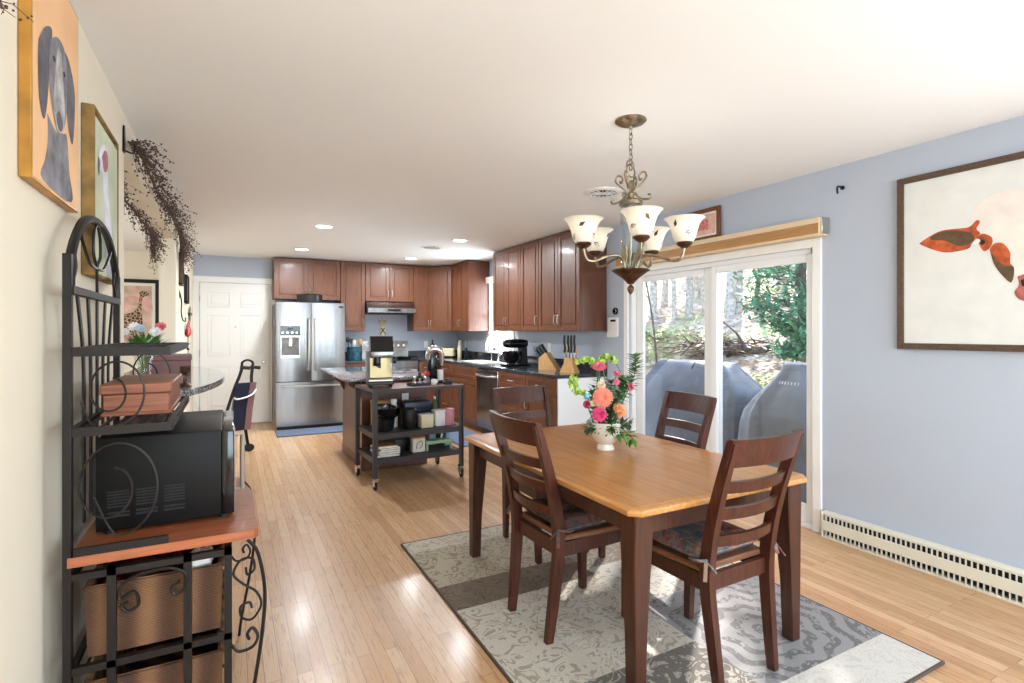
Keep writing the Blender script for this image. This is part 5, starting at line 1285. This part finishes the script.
# microwave
mw = thing('microwave', 'black microwave oven on the wood shelf, its vented side to the camera', 'microwave', (RX+.035, 2.06, SZ+.0005))
m = MB(); m.box(0, .345, 0, .53, .012, .305, bev=.006, seg=2); m.build('body', 'microwave_black', mw)
m = MB(); m.box(.345, .382, .003, .527, .014, .3, bev=.005, seg=2); dm = m.build('door', 'black_gloss', mw)
m = MB(); m.box(.382, .386, .004, .11, .016, .298, bev=.001); m.build('control_panel', 'stainless', dm)
m = MB(); m.tube([(.382, .14, .06), (.41, .14, .06), (.41, .14, .26), (.382, .14, .26)], .008, 8); m.build('handle', 'brushed_nickel', dm)
for gx in range(3):
    m = MB(); x0 = .03+gx*.075
    for k in range(6): m.box(x0, x0+.058, -.0015, .002, .085+k*.0095, .0895+k*.0095)
    m.box(x0+.02, x0+.022, -.0012, .002, .085, .135)
    m.build('vent_grille', 'dark_gap', mw)
    m = MB(); m.box(x0, x0+.058, -.0015, .002, .055, .061); m.box(x0, x0+.058, -.0015, .002, .066, .072); m.box(x0+.02, x0+.022, -.0012, .002, .055, .07); m.build('vent_grille', 'dark_gap', mw)
m = MB(); m.box(-.022, .001, .05, .48, .05, .25, bev=.008); m.build('rear_housing', 'black_plastic', mw)
for x in (.03, .35):
    for y in (.03, .5):
        m = MB(); m.cyl((x, y, 0), (x, y, .013), .012, 10); m.build('foot', 'rubber', mw)
# cedar box on the lower wire shelf
cb = thing('cedar_box', 'reddish cedar box with a lid on the lower wire shelf of the rack', 'box', (-.372, 2.11, 1.0835))
m = MB(); m.box(.008, .188, .008, .422, 0, .07, bev=.003); m.build('body', 'cedar', cb)
m = MB(); m.box(0, .196, 0, .43, .07, .104, bev=.004); m.build('lid', 'cedar', cb)
m = MB(); m.box(.003, .193, .003, .427, .0, .012, bev=.002); m.build('base_trim', 'cedar', cb)
# wicker baskets
def basket(lb, z, h, x0, x1, y0, y1):
    t = thing('wicker_basket', lb, 'basket', (0, 0, z), 0, 'wicker baskets in the rack')
    m = MB(); n = 6
    q = lambda e, z: [(x0+e, y0+e, z), (x1-e, y0+e, z), (x1-e, y1-e, z), (x0+e, y1-e, z)]
    m.loft([q(.006, 0), q(.003, h*.6), q(0, h), q(-.004, h+.006), q(.014, h+.006), q(.016, h*.6), q(.03, .01)], cap=False); m.face(q(.006, 0)); m.face(q(.03, .01)); m.build('body', 'wicker', t)
    m = MB(); m.tube([Vector(p)+Vector((0, 0, h+.002)) for p in q(.004, 0)], .009, 6, closed=True); m.build('rim', 'wicker', t)
    return t
basket('brown wicker basket on the middle shelf of the rack below the microwave', .401, .2, RX+.03, RX+.385, RY0+.03, RY1-.04)
basket('brown wicker basket on the bottom shelf of the rack', .101, .22, RX+.03, RX+.385, RY0+.03, RY1-.04)
rf = thing('folded_cloth', 'dark red patterned cloth stuffed in the middle basket', 'cloth', (RX+.15, RY0+.2, .57))
m = MB(); N = 14
g = [[m.bm.verts.new(((i/N-.5)*.22, (j/N-.5)*.28, .045*max(0, 1-max(abs(i/N-.5), abs(j/N-.5))*1.6)+.018*noise.noise(Vector((i*.5, j*.5, 1))))) for j in range(N+1)] for i in range(N+1)]
for i in range(N):
    for j in range(N): m.bm.faces.new((g[i][j], g[i+1][j], g[i+1][j+1], g[i][j+1]))
r_ = bmesh.ops.solidify(m.bm, geom=list(m.bm.faces), thickness=.012); m.build('cloth', 'red_fabric', rf, 80)
wp = thing('white_wrap', 'crumpled white paper wrap at the front of the middle basket', 'paper', (RX+.32, RY0+.1, .6))
m = MB(); m.ball((0, 0, .01), .05, 3, (.85, 1, .8))
for v in m.bm.verts: v.co += v.co.normalized()*.014*noise.noise(v.co*38)
m.build('paper', 'paper', wp, 30)

# ------------------------------------------------------------------ kitchen cart
kc = thing('kitchen_cart', 'dark metal rolling cart with three shelves in front of the island', 'cart', (1.475, 4.845, 0), R(3.5))
CW, CD, CT = .405, .275, .85
for sx in (-1, 1):
    for sy in (-1, 1):
        x, y = sx*CW, sy*CD
        m = MB(); m.box(x-.02, x+.02, y-.0035, y+.0035, .1, CT); m.box(x+(-.02 if sx < 0 else .013), x+(-.013 if sx < 0 else .02), y-.02, y+.02, .1, CT)
        m.box(x-.02, x+.02, y-.02, y+.02, .1, .12); leg = m.build('leg', 'cart_metal', kc)
        cs = MB(); cs.box(x-.018, x+.018, y-.018, y+.018, .092, .1); cs.box(x-.016, x-.013, y-.03, y+.02, .035, .093); cs.box(x+.013, x+.016, y-.03, y+.02, .035, .093); cst = cs.build('caster_fork', 'chrome', leg)
        m = MB(); m.lathe([(0, -.011), (.028, -.011), (.035, -.007), (.035, .007), (.028, .011), (0, .011)], 18, Matrix.Translation((x, y-.008, .035)) @ Matrix.Rotation(PI/2, 4, 'Y')); m.build('caster_wheel', 'rubber', leg)
for z, nm in ((.255, 'bottom_shelf'), (.47, 'middle_shelf')):
    m = MB(); m.box(-CW+.01, CW-.01, -CD+.01, CD-.01, z-.01, z)
    for a, b, c, d in ((-CW+.006, CW-.006, -CD, -CD+.006), (-CW+.006, CW-.006, CD-.006, CD), (-CW, -CW+.006, -CD, CD), (CW-.006, CW, -CD, CD)): m.box(a, b, c, d, z-.045, z+.002)
    m.build(nm, 'cart_metal', kc)
m = MB()
for a, b, c, d in ((-CW-.02, CW+.02, -CD-.02, -CD+.01), (-CW-.02, CW+.02, CD-.01, CD+.02), (-CW-.02, -CW+.01, -CD, CD), (CW-.01, CW+.02, -CD, CD)): m.box(a, b, c, d, CT-.02, CT+.008)
m.build('top_frame', 'cart_metal', kc)
m = MB(); m.box(-CW, CW, -CD, CD, CT-.015, CT+.006); m.build('top_board', 'cart_wood', kc)
bpy.context.view_layer.update()
KM = kc.matrix_world.copy()
def oncart(nm, lb, cat, x, y, z, rz=0, group=None):
    p = KM @ Vector((x, y, z)); return thing(nm, lb, cat, p, R(3.5)+rz, group)
Z3 = CT+.009; Z2 = .4715; Z1 = .2565
# espresso machine
em = oncart('espresso_machine', 'stainless espresso machine with a black hopper lid on the cart top', 'coffee machine', -.285, -.02, Z3, R(-12)); em.scale = (.88, .86, 1.08)
m = MB(); m.box(-.13, .13, -.13, .15, .02, .05, bev=.008); m.build('base', 'black_plastic', em)
m = MB(); m.box(-.12, .12, -.14, .0, .05, .065, bev=.004)
m.build('drip_tray', 'brushed_nickel', em)
m = MB(); m.box(-.135, .125, .02, .16, .05, .3, bev=.012, seg=2); m.build('body', 'stainless', em)
m = MB(); m.box(-.135, -.105, -.12, .03, .05, .3, bev=.006); m.build('side_panel', 'grey_wood', em)
m = MB(); m.box(-.1, .12, .005, .022, .07, .24, bev=.003); m.build('front_panel', 'brass', em)
m = MB(); m.box(-.105, .125, -.12, .03, .245, .3, bev=.01, seg=2); m.build('brew_head', 'stainless', em)
m = MB(); m.prism([(-.13, .295), (.1, .3), (.1, .42), (-.06, .42)], lambda u, v, d: (d, u, v), -.1, .125); m.build('hopper_lid', 'black_plastic', em)
m = MB(); m.cyl((-.03, -.05, .245), (-.03, -.05, .195), .034, 18); m.build('group_head', 'screen_blue', em)
m = MB(); m.cyl((-.03, -.05, .195), (-.03, -.05, .175), .038, 18); m.bar((-.03, -.08, .185), (-.02, -.2, .175), .026, .022); m.build('portafilter', 'black_plastic', em)
m = MB(); m.tube(bez([(.09, -.08, .25), (.1, -.1, .2), (.1, -.11, .11)], 5), .006, 8); m.build('steam_wand', 'chrome', em)
m = MB(); m.cyl((.125, -.04, .22), (.16, -.04, .22), .028, 16); m.build('steam_knob', 'black_plastic', em)
for x in (-.1, .1):
    for y in (-.1, .12):
        m = MB(); m.cyl((x, y, 0), (x, y, .022), .016, 10); m.build('foot', 'rubber', em)
ty = oncart('knock_tray', 'black tray with chrome coffee tampers on the cart top', 'tray', .05, -.11, Z3)
m = MB(); m.box(-.1, .1, -.05, .05, 0, .012, bev=.003)
for a, b, c, d in ((-.1, .1, -.05, -.045), (-.1, .1, .045, .05), (-.1, -.095, -.05, .05), (.095, .1, -.05, .05)): m.box(a, b, c, d, .01, .02)
m.build('tray', 'black_plastic', ty)
for x, lb, hm in ((-.04, 'chrome tamper with a dark knob at the left of the black tray', 'brushed_nickel'), (.015, 'tallest chrome tamper with a black knob in the middle of the black tray', 'black_plastic'), (.065, 'short chrome tamper at the right of the black tray', 'chrome')):
    t = oncart('coffee_tamper', lb, 'tamper', .05+x, -.11, Z3+.0125, 0, 'tampers on the black tray'); k = 1.35 if hm == 'black_plastic' else .85
    m = MB(); m.lathe([(0, 0), (.024, 0), (.024, .018), (.008, .028), (.008, .04*k), (0, .04*k)], 16); m.build('base', 'chrome', t)
    m = MB(); m.lathe([(0, .04*k), (.012, .04*k), (.016, .055*k), (.013, .08*k), (0, .085*k)], 14); m.build('knob', hm, t)
rj = oncart('red_top_jar', 'clear jar with a bright red ball top on the cart', 'jar', .2, .05, Z3)
m = MB(); m.lathe([(0, 0), (.03, 0), (.03, .05), (.02, .06), (0, .06)], 16); m.build('body', 'grey_wood', rj); m = MB(); m.ball((0, 0, .085), .03, 2); m.build('lid', 'red', rj)
cbw = oncart('pod_brewer', 'tall black and chrome pod coffee brewer at the right end of the cart top', 'coffee machine', .29, .06, Z3, R(-12)); cbw.scale = (1.0, .9, 1.04)
m = MB(); m.lathe([(0, .02), (.046, .02), (.05, .03), (.05, .24), (.044, .262), (0, .27)], 24, Matrix.Translation((-.03, .03, 0))); m.build('body', 'black_gloss', cbw)
m = MB(); m.lathe([(0, 0), (.085, 0), (.09, .01), (.088, .022), (0, .024)], 24, sy=.8); m.build('base', 'black_plastic', cbw)
m = MB(); m.tube(bez([(-.07, .0, .22), (-.062, -.01, .285), (-.02, -.02, .312), (.035, -.02, .3), (.06, -.01, .25), (.062, .0, .16)], 6), [.026+.008*math.sin(PI*k/30) for k in range(31)], 12); m.build('head', 'chrome', cbw)
m = MB(); m.cyl((.045, -.03, .024), (.045, -.03, .12), .03, 18); m.build('cup', 'white_plastic', cbw)
m = MB(); m.cyl((.062, 0, .165), (.062, 0, .14), .018, 12); m.build('nozzle', 'black_plastic', cbw)
bw = oncart('grinder_base', 'small black gadget at the front right corner of the cart top', 'gadget', .33, -.14, Z3)
m = MB(); m.box(-.045, .045, -.03, .03, 0, .028, bev=.006); m.build('base', 'black_plastic', bw)
for x in (-.025, 0, .025):
    m = MB(); m.lathe([(0, .028), (.01, .028), (.008, .05), (0, .055)], 10, Matrix.Translation((x, 0, 0))); m.build('knob', 'black_plastic', bw)
wb = oncart('white_jug', 'small white jug between the tampers and the front gadget on the cart', 'jug', .2, -.12, Z3)
m = MB(); m.lathe([(0, 0), (.024, 0), (.028, .03), (.022, .05), (.02, .05), (.024, .03), (.02, .006), (0, .006)], 16); m.build('body', 'white_plastic', wb); m = MB(); m.tube(bez([(.024, 0, .045), (.042, 0, .035), (.027, 0, .012)], 4), .004, 6); m.build('handle', 'white_plastic', wb)
# middle shelf
bk = oncart('coal_bucket', 'black bucket with a tilted bowl rim at the left of the middle cart shelf', 'bucket', -.26, -.1, Z2)
m = MB(); m.lathe([(0, 0), (.07, 0), (.075, .01), (.092, .17), (.11, .2), (.1, .2), (.082, .17), (.06, .015), (0, .015)], 24); m.build('pail', 'black_plastic', bk)
m = MB(); m.lathe([(.085, 0), (.115, .035), (.122, .06), (.115, .06), (.105, .03), (.08, .005)], 24, Matrix.Translation((0, -.01, .13)) @ Matrix.Rotation(.35, 4, 'X')); m.build('rim_bowl', 'black_gloss', bk)
bottle('white_bottle', 'white bottle with a red label behind the black bucket on the cart', *(KM @ Vector((-.14, .02, 0))).xy, .036, .26, 'white_plastic', 'white_plastic', Z2, rn=.7)
bl = oncart('black_canister', 'tall matte black canister with a loop handle on the middle cart shelf', 'canister', -.045, -.11, Z2)
m = MB(); m.lathe([(0, 0), (.064, 0), (.068, .006), (.068, .17), (.06, .18), (0, .182)], 24); m.build('body', 'black_plastic', bl); m = MB(); m.tube(bez([(.065, 0, .155), (.11, 0, .15), (.115, 0, .08), (.066, 0, .04)], 5), .009, 8); m.build('handle', 'black_plastic', bl)
tb_ = oncart('black_toaster', 'black slot toaster at the back of the middle cart shelf', 'toaster', .12, .1, Z2)
m = MB(); m.box(-.15, .13, -.07, .08, .1, .22, bev=.02, seg=2); m.box(-.06, .04, -.05, .05, 0, .105, bev=.006); m.build('body', 'screen_blue', tb_); m = MB(); m.box(-.1, .08, -.02, .0, .219, .224); m.build('slot', 'black_gloss', tb_)
m = MB(); m.tube([(-.02, 0, .22), (-.02, 0, .245), (.04, 0, .245), (.04, 0, .22)], .006, 6); m.build('handle', 'black_plastic', tb_)
def carton(nm, lb, x, y, z, w, d, h, m1, m2, lid='box', rz=0, cat='box'):
    t = oncart(nm, lb, cat, x, y, z, rz)
    m = MB(); m.box(-w/2, w/2, -d/2, d/2, 0, h*.86, bev=.008, seg=2); m.build('body', m1, t)
    m = MB(); m.box(-w/2-.003, w/2+.003, -d/2-.003, d/2+.003, h*.86, h, bev=.005); m.build('lid', m2, t); return t
carton('storage_tin', 'cream square tin in the middle of the middle cart shelf', .105, -.15, Z2, .12, .1, .125, 'cream', 'paper')
carton('storage_tin', 'white taller square tin between the cream tin and the pink canister', .24, -.13, Z2, .1, .1, .15, 'white_plastic', 'white_plastic')
pc = oncart('pink_canister', 'round pink canister at the right end of the middle cart shelf', 'canister', .345, -.12, Z2)
m = MB(); m.lathe([(0, 0), (.055, 0), (.058, .005), (.058, .125), (0, .125)], 24); m.build('body', 'pink', pc); m = MB(); m.lathe([(.06, .125), (.06, .145), (.05, .15), (0, .15)], 24); m.build('lid', 'pink', pc)
bottle('green_bottle', 'slim dark green bottle behind the white tin on the middle cart shelf', *(KM @ Vector((.27, .03, 0))).xy, .028, .26, 'dark_green', 'white_plastic', Z2)
carton('cardboard_box', 'small cardboard box at the back left of the middle cart shelf', -.22, .16, Z2, .16, .12, .24, 'cardboard', 'cardboard')
# bottom shelf
for i, (w_, h_, mt_, lb) in enumerate(((.2, .022, 'grey_wood', 'lowest grey magazine in the stack on the bottom cart shelf'), (.19, .016, 'paper', 'white magazine second from the bottom of the cart stack'), (.2, .02, 'black_plastic', 'black book in the middle of the cart stack'), (.18, .014, 'paper', 'pale magazine above the black book in the cart stack'), (.17, .022, 'cardboard', 'tan book on top of the stack on the bottom cart shelf'))):
    z_ = Z1+sum((.0225, .0165, .0205, .0145, .0225)[:i])
    t = oncart('book', lb, 'book', -.26, -.1, z_, R((-4, 3, 0, 6, -5)[i]), 'stack on the bottom cart shelf')
    m = MB(); m.box(-w_/2, w_/2, -.12, .12, 0, .002); m.box(-w_/2, w_/2, -.12, .12, h_-.002, h_); m.box(-w_/2, -w_/2+.003, -.12, .12, 0, h_); m.build('cover', mt_, t)
    m = MB(); m.box(-w_/2+.003, w_/2-.003, -.117, .117, .002, h_-.002); m.build('pages', 'paper', t)
carton('black_box', 'matte black box beside the magazine stack on the bottom cart shelf', -.09, .0, Z1, .13, .14, .13, 'black_plastic', 'black_plastic')
pb = carton('recipe_box', 'white upright box with a brown drawing on the bottom cart shelf', .03, -.15, Z1, .12, .07, .145, 'paper', 'cardboard')
m = MB(); m.tube(bez([(-.03, -.036, .03), (-.02, -.036, .08), (.02, -.036, .1), (.03, -.036, .06), (0, -.036, .03)], 4), .003, 5); m.build('drawing', 'frame_redwood', pb)
gt = oncart('step_tray', 'pale green tray with short legs on the bottom cart shelf', 'tray', .23, -.12, Z1)
m = MB(); m.box(-.14, .13, -.08, .08, .06, .078, bev=.005); m.box(-.14, .13, -.082, -.074, .07, .092, bev=.002); m.build('tray', 'green_plastic', gt)
for x in (-.125, .115):
    for y in (-.065, .065):
        m = MB(); m.box(x-.01, x+.01, y-.01, y+.01, 0, .06, bev=.003); m.build('leg', 'green_plastic', gt)
carton('striped_carton', 'blue and white carton standing behind the green tray', .25, .06, Z1, .07, .07, .17, 'blue_white', 'white_plastic')
bottle('green_jar', 'dark green jar standing between the two pale cartons on the bottom cart shelf', *(KM @ Vector((.325, .08, 0))).xy, .03, .16, 'dark_green', 'dark_green', Z1, cat='jar', rn=.8)
carton('pale_carton', 'pale grey-blue carton at the right end of the bottom cart shelf', .39-.01, -.01, Z1, .05, .08, .16, 'blue_white', 'leaf_green')

# ------------------------------------------------------------------ outside: deck, covered grills, hillside, trees
m = MB(); m.box(RW+.14, 6.2, -3, 11, -.3, -.16); struct(m.build('deck', 'deck_stone'))
def hz(x, y):
    d = max(0, x-6.0); z = -.22+.29*d+.012*max(0, d-8)**2+.02*max(0, y-6)*min(1, d/4)
    return z+.28*noise.noise(Vector((x*.35, y*.35, 0)))*min(1, d)+.07*noise.noise(Vector((x*1.6, y*1.6, 3)))*min(1, d)
m = MB(); NX, NY = 110, 130
g = [[m.bm.verts.new((5.9+i/NX*44, -8+j/NY*60, hz(5.9+i/NX*44, -8+j/NY*60))) for j in range(NY+1)] for i in range(NX+1)]
for i in range(NX):
    for j in range(NY): m.bm.faces.new((g[i][j], g[i+1][j], g[i+1][j+1], g[i][j+1]))
struct(m.build('hillside', 'leaf_litter', smooth=80))
rnd = random.Random(21)
lt = MB()
for k in range(5200):
    x = 6.3+rnd.random()**1.5*14; y = x*rnd.uniform(.55, 1.25)+rnd.uniform(-1, 1); z = hz(x, y)+.015
    a = rnd.uniform(0, 2*PI); lt.leaf((x, y, z), (math.cos(a), math.sin(a), rnd.uniform(-.1, .5)), rnd.uniform(.08, .17), rnd.uniform(.05, .1), (0, 0, 1), .3)
o = lt.build('fallen_leaves', 'dead_leaf', smooth=80); tag(o, 'dry fallen leaves scattered over the hillside behind the deck', 'leaves', kind='stuff')
def ivy(lb, cx, cy, rx, ry, n):
    m = MB()
    for k in range(n):
        a, q = rnd.uniform(0, 2*PI), math.sqrt(rnd.random()); x, y = cx+rx*q*math.cos(a), cy+ry*q*math.sin(a); z = hz(x, y)+rnd.uniform(.02, .22)
        b = rnd.uniform(0, 2*PI); m.leaf((x, y, z), (math.cos(b), math.sin(b), rnd.uniform(-.2, .8)), rnd.uniform(.07, .15), rnd.uniform(.05, .1))
    tag(m.build('ground_cover', 'ground_leaf', smooth=80), lb, 'ground cover', kind='stuff')
ivy('low yellow-green ground cover on the slope right behind the covered grills', 7.4, 6.6, .9, 2.0, 1500)
ivy('low yellow-green ground cover on the slope seen through the far door panel', 9.6, 10.4, 1.2, 2.2, 1500)
def tree(nm, lb, x, y, h, r, mt, lean=(0, 0), nb=9, group='bare trees on the hillside', seed=0):
    q = random.Random(seed); t = thing(nm, lb, 'tree', (x, y, hz(x, y)-.1), 0, group)
    P = bez([(0, 0, 0), (lean[0]*.3+q.uniform(-.1, .1), lean[1]*.3, h*.35), (lean[0]*.7, lean[1]*.7+q.uniform(-.1, .1), h*.7), (lean[0], lean[1], h)], 5)
    m = MB(); n = len(P); m.tube(P, [r*(1.25 if i == 0 else 1)*(1-.8*i/(n-1)) for i in range(n)], 10); m.build('trunk', mt, t)
    m = MB()
    for k in range(nb):
        i = q.randrange(int(n*.25), n-1); b = P[i]; a = q.uniform(0, 2*PI); L_ = h*q.uniform(.1, .24)
        d = Vector((math.cos(a), math.sin(a), q.uniform(.2, 1))); p1 = b+d*L_*.5; p2 = b+d*L_+Vector((0, 0, .1*L_))
        m.tube([b, p1, p2], [r*.3, r*.18, r*.05], 5)
        for s in range(4):
            f = q.uniform(.3, 1); c = b.lerp(p2, f); e = d+Vector((q.uniform(-1, 1), q.uniform(-1, 1), q.uniform(-.3, .8))); m.tube([c, c+e*L_*.25, c+e*L_*.42+Vector((0, 0, .05))], [r*.1, r*.06, r*.02], 4)
    m.build('branches', mt, t)
    return t
LB = 'bare tree among the many thin trunks on the hillside behind the deck'
TR = [(14.5, 13.4, 12, .16, 'bark_pale'), (15.0, 14.0, 13, .2, 'bark_pale'), (13.6, 11.2, 12, .22, 'bark_pale'), (13.2, 11.9, 12, .12, 'bark_pale'), (18, 20, 13, .2, 'bark_pale'), (17, 21.5, 13, .17, 'bark_pale'), (19, 17.2, 12, .18, 'bark_dark'), (21, 18.5, 13, .2, 'bark_pale'),
      (20.5, 23, 13, .18, 'bark_pale'), (23, 24.5, 14, .2, 'bark_pale'), (16, 10.6, 10, .1, 'bark_dark'), (17.5, 12.5, 11, .13, 'bark_pale'), (22, 20.3, 13, .2, 'bark_pale'), (25, 21, 14, .22, 'bark_pale'), (26, 27, 14, .22, 'bark_pale'), (24, 17, 13, .18, 'bark_dark'), (28, 24, 14, .22, 'bark_pale'), (12.5, 14.2, 9, .08, 'bark_dark'), (29, 31, 14, .22, 'bark_pale'), (15.5, 17.8, 11, .11, 'bark_pale'), (30, 22, 14, .2, 'bark_pale'), (27, 19, 14, .2, 'bark_pale'),
      (12.7, 10.55, 5.6, .13, 'bark_pale'), (13.0, 10.5, 5.4, .1, 'bark_pale'), (12.0, 12.9, 9, .13, 'bark_pale'), (12.2, 12.2, 8, .08, 'bark_pale'), (12.6, 12.0, 9, .12, 'bark_pale'), (13.4, 13.9, 9, .12, 'bark_pale'), (14.2, 12.9, 9, .1, 'bark_pale'), (14.0, 10.7, 6, .07, 'bark_dark')]
for i, (x, y, h, r, mt) in enumerate(TR):
    tree('bare_tree', LB, x, y, h, r, mt, (rnd.uniform(-.8, .8), rnd.uniform(-.8, .8)), 9, seed=i)
# a thin leaning sapling and a fallen trunk seen through the far panel
tree('sapling', 'thin leaning dark sapling on the slope behind the left covered grill', 8.2, 8.7, 3.6, .03, 'bark_dark', (-.2, .5), 5, None, 77)
def log(lb, a, b, r):
    t = thing('fallen_log', lb, 'log', a, 0, 'fallen logs on the hillside'); d = Vector(b)-Vector(a)
    m = MB(); m.tube(bez([(0, 0, 0), d*.35+Vector((0, 0, .05)), d*.7-Vector((0, 0, .03)), d], 5), [r*(1-.4*i/15) for i in range(16)], 10); m.build('trunk', 'bark_dark', t)
    m = MB(); m.tube([d*.5, d*.5+Vector((-.1, .2, .35)), d*.5+Vector((-.3, .4, .6))], [r*.3, r*.2, r*.08], 6); m.build('branch_stub', 'bark_dark', t)
log('dark fallen log lying across the slope behind the right door panel', (13.4, 10.6, hz(13.4, 10.6)+.05), (13.2, 8.9, hz(13.2, 8.9)+.06), .1)
log('thin fallen log slanting down the slope behind the far door panel', (10.5, 12.2, hz(10.5, 12.2)+.15), (9.8, 10.2, hz(9.8, 10.2)+.12), .06)
log('short dark log beside the stump pile above the covered grills', (9.0, 7.6, hz(9, 7.6)+.1), (9.5, 6.9, hz(9.5, 6.9)+.12), .11)
bp = thing('brush_pile', 'brown heap of cut branches and leaves above the covered grills', 'brush pile', (9.3, 8.0, hz(9.3, 8.0)))
m = MB()
for k in range(90):
    a = rnd.uniform(0, 2*PI); c = Vector((rnd.gauss(0, .35), rnd.gauss(0, .5), rnd.uniform(.02, .3))); d = Vector((math.cos(a), math.sin(a), rnd.uniform(-.2, .5)))*rnd.uniform(.2, .5); m.tube([c-d, c, c+d], [.012, .018, .006], 4)
m.build('twigs', 'bark_dark', bp)
m = MB()
for k in range(500):
    a = rnd.uniform(0, 2*PI); m.leaf((rnd.gauss(0, .4), rnd.gauss(0, .55), abs(rnd.gauss(.1, .12))), (math.cos(a), math.sin(a), rnd.uniform(-.2, .6)), .13, .08)
m.build('leaves', 'dead_leaf', bp, 80)
# evergreen
eg = thing('evergreen_tree', 'dense blue-green evergreen standing at the right edge of the patio view', 'tree', (8.3, 5.5, hz(8.3, 5.5)))
P = bez([(0, 0, 0), (.05, 0, 2), (0, .05, 5)], 6); m = MB(); m.tube(P, [.09-.005*i for i in range(len(P))], 8); m.build('trunk', 'bark_dark', eg)
ml = MB(); mb_ = MB()
for k in range(210):
    z = rnd.uniform(.45, 4.9); a = rnd.uniform(0, 2*PI); L_ = .25+.75*math.sin(min(1, (z-.4)/1.6)*PI/2)*(1-.5*max(0, (z-2.2)/2.7)); d = Vector((math.cos(a), math.sin(a), rnd.uniform(-.05, .45)))
    b = Vector((0, 0, z)); e = b+d*L_; mb_.tube([b, b.lerp(e, .6)+Vector((0, 0, .03)), e], [.012, .008, .003], 4)
    for s in range(46):
        f = rnd.uniform(.25, 1.05); c = b.lerp(e, f)+Vector((rnd.gauss(0, .07), rnd.gauss(0, .07), rnd.gauss(0, .06)))
        ml.leaf(c, d+Vector((rnd.gauss(0, .7), rnd.gauss(0, .7), rnd.gauss(.2, .6))), rnd.uniform(.1, .2), .06, (0, 0, 1), .1)
mb_.build('branches', 'bark_dark', eg); ml.build('foliage', 'evergreen_leaf', eg, 80)
# covered grills
def cover(nm, lb, x, y, rings, sup, nn=56, amp=.02, seed=0):
    t = thing(nm, lb, 'grill', (x, y, -.16))
    secs = []
    for (z, ax, ay) in rings:
        q = []
        for i in range(nn):
            a = 2*PI*i/nn; ca, sa = math.cos(a), math.sin(a)
            px = ax*math.copysign(abs(ca)**sup, ca); py = ay*math.copysign(abs(sa)**sup, sa)
            f = noise.noise(Vector((ca*4+seed, sa*4, z*1.1)))*amp*2-abs(noise.noise(Vector((ca*7-sa*3+seed, sa*7, z*.9+seed))))**.6*amp*1.6+noise.noise(Vector((ca*11, sa*11+seed, z*2)))*amp*.8
            q.append((px*(1+f/max(ax, .2)*.8), py*(1+f/max(ay, .2)), z+.012*noise.noise(Vector((ca*3, sa*3, z*5+seed)))*(1 if z > .05 else 0)))
        secs.append(q)
    m = MB(); m.loft(secs); m.build('fabric_cover', 'cover_grey', t, 75); return t
g1 = cover('covered_grill', 'long barbecue under a grey cover on the deck, left of the two', 4.25, 3.93, [(0, .3, .67), (.25, .3, .67), (.5, .305, .675), (.75, .31, .68), (.9, .31, .685), (.945, .3, .675), (1.0, .28, .62), (1.08, .24, .53), (1.16, .2, .45), (1.2, .17, .41), (1.21, .1, .35)], .42, amp=.032)
m = MB(); m.tube(bez([(-.16, -.12, 1.2), (-.2, -.12, 1.15), (-.215, -.12, 1.05), (-.21, -.12, 1.0)], 4), .014, 6); m.build('strap_handle', 'black_plastic', g1)
g2 = cover('covered_grill', 'round-topped kettle grill under a grey cover at the right of the patio view', 4.12, 2.68, [(0, .46, .5), (.3, .45, .49), (.55, .44, .48), (.75, .43, .47), (.85, .41, .45), (.95, .36, .39), (1.05, .29, .31), (1.13, .22, .24), (1.19, .18, .19), (1.21, .165, .175), (1.25, .16, .17), (1.262, .12, .12)], .8, amp=.028, seed=5)
# pale brand strip printed across the cover's shoulder (unreadable in the photo)
mk = MB()
for k in range(7):
    a = R(200-k*5.5); w_ = .008 if k % 3 else .005
    p = lambda r, z, o_: (r*math.cos(a+o_*2.5), r*1.06*math.sin(a+o_*2.5), z)
    mk.face([p(.258, 1.098, -w_), p(.258, 1.098, w_), p(.243, 1.12, w_), p(.243, 1.12, -w_)])
r_ = bmesh.ops.solidify(mk.bm, geom=list(mk.bm.faces), thickness=.004); mk.build('cover_lettering', 'white_paint', g2)
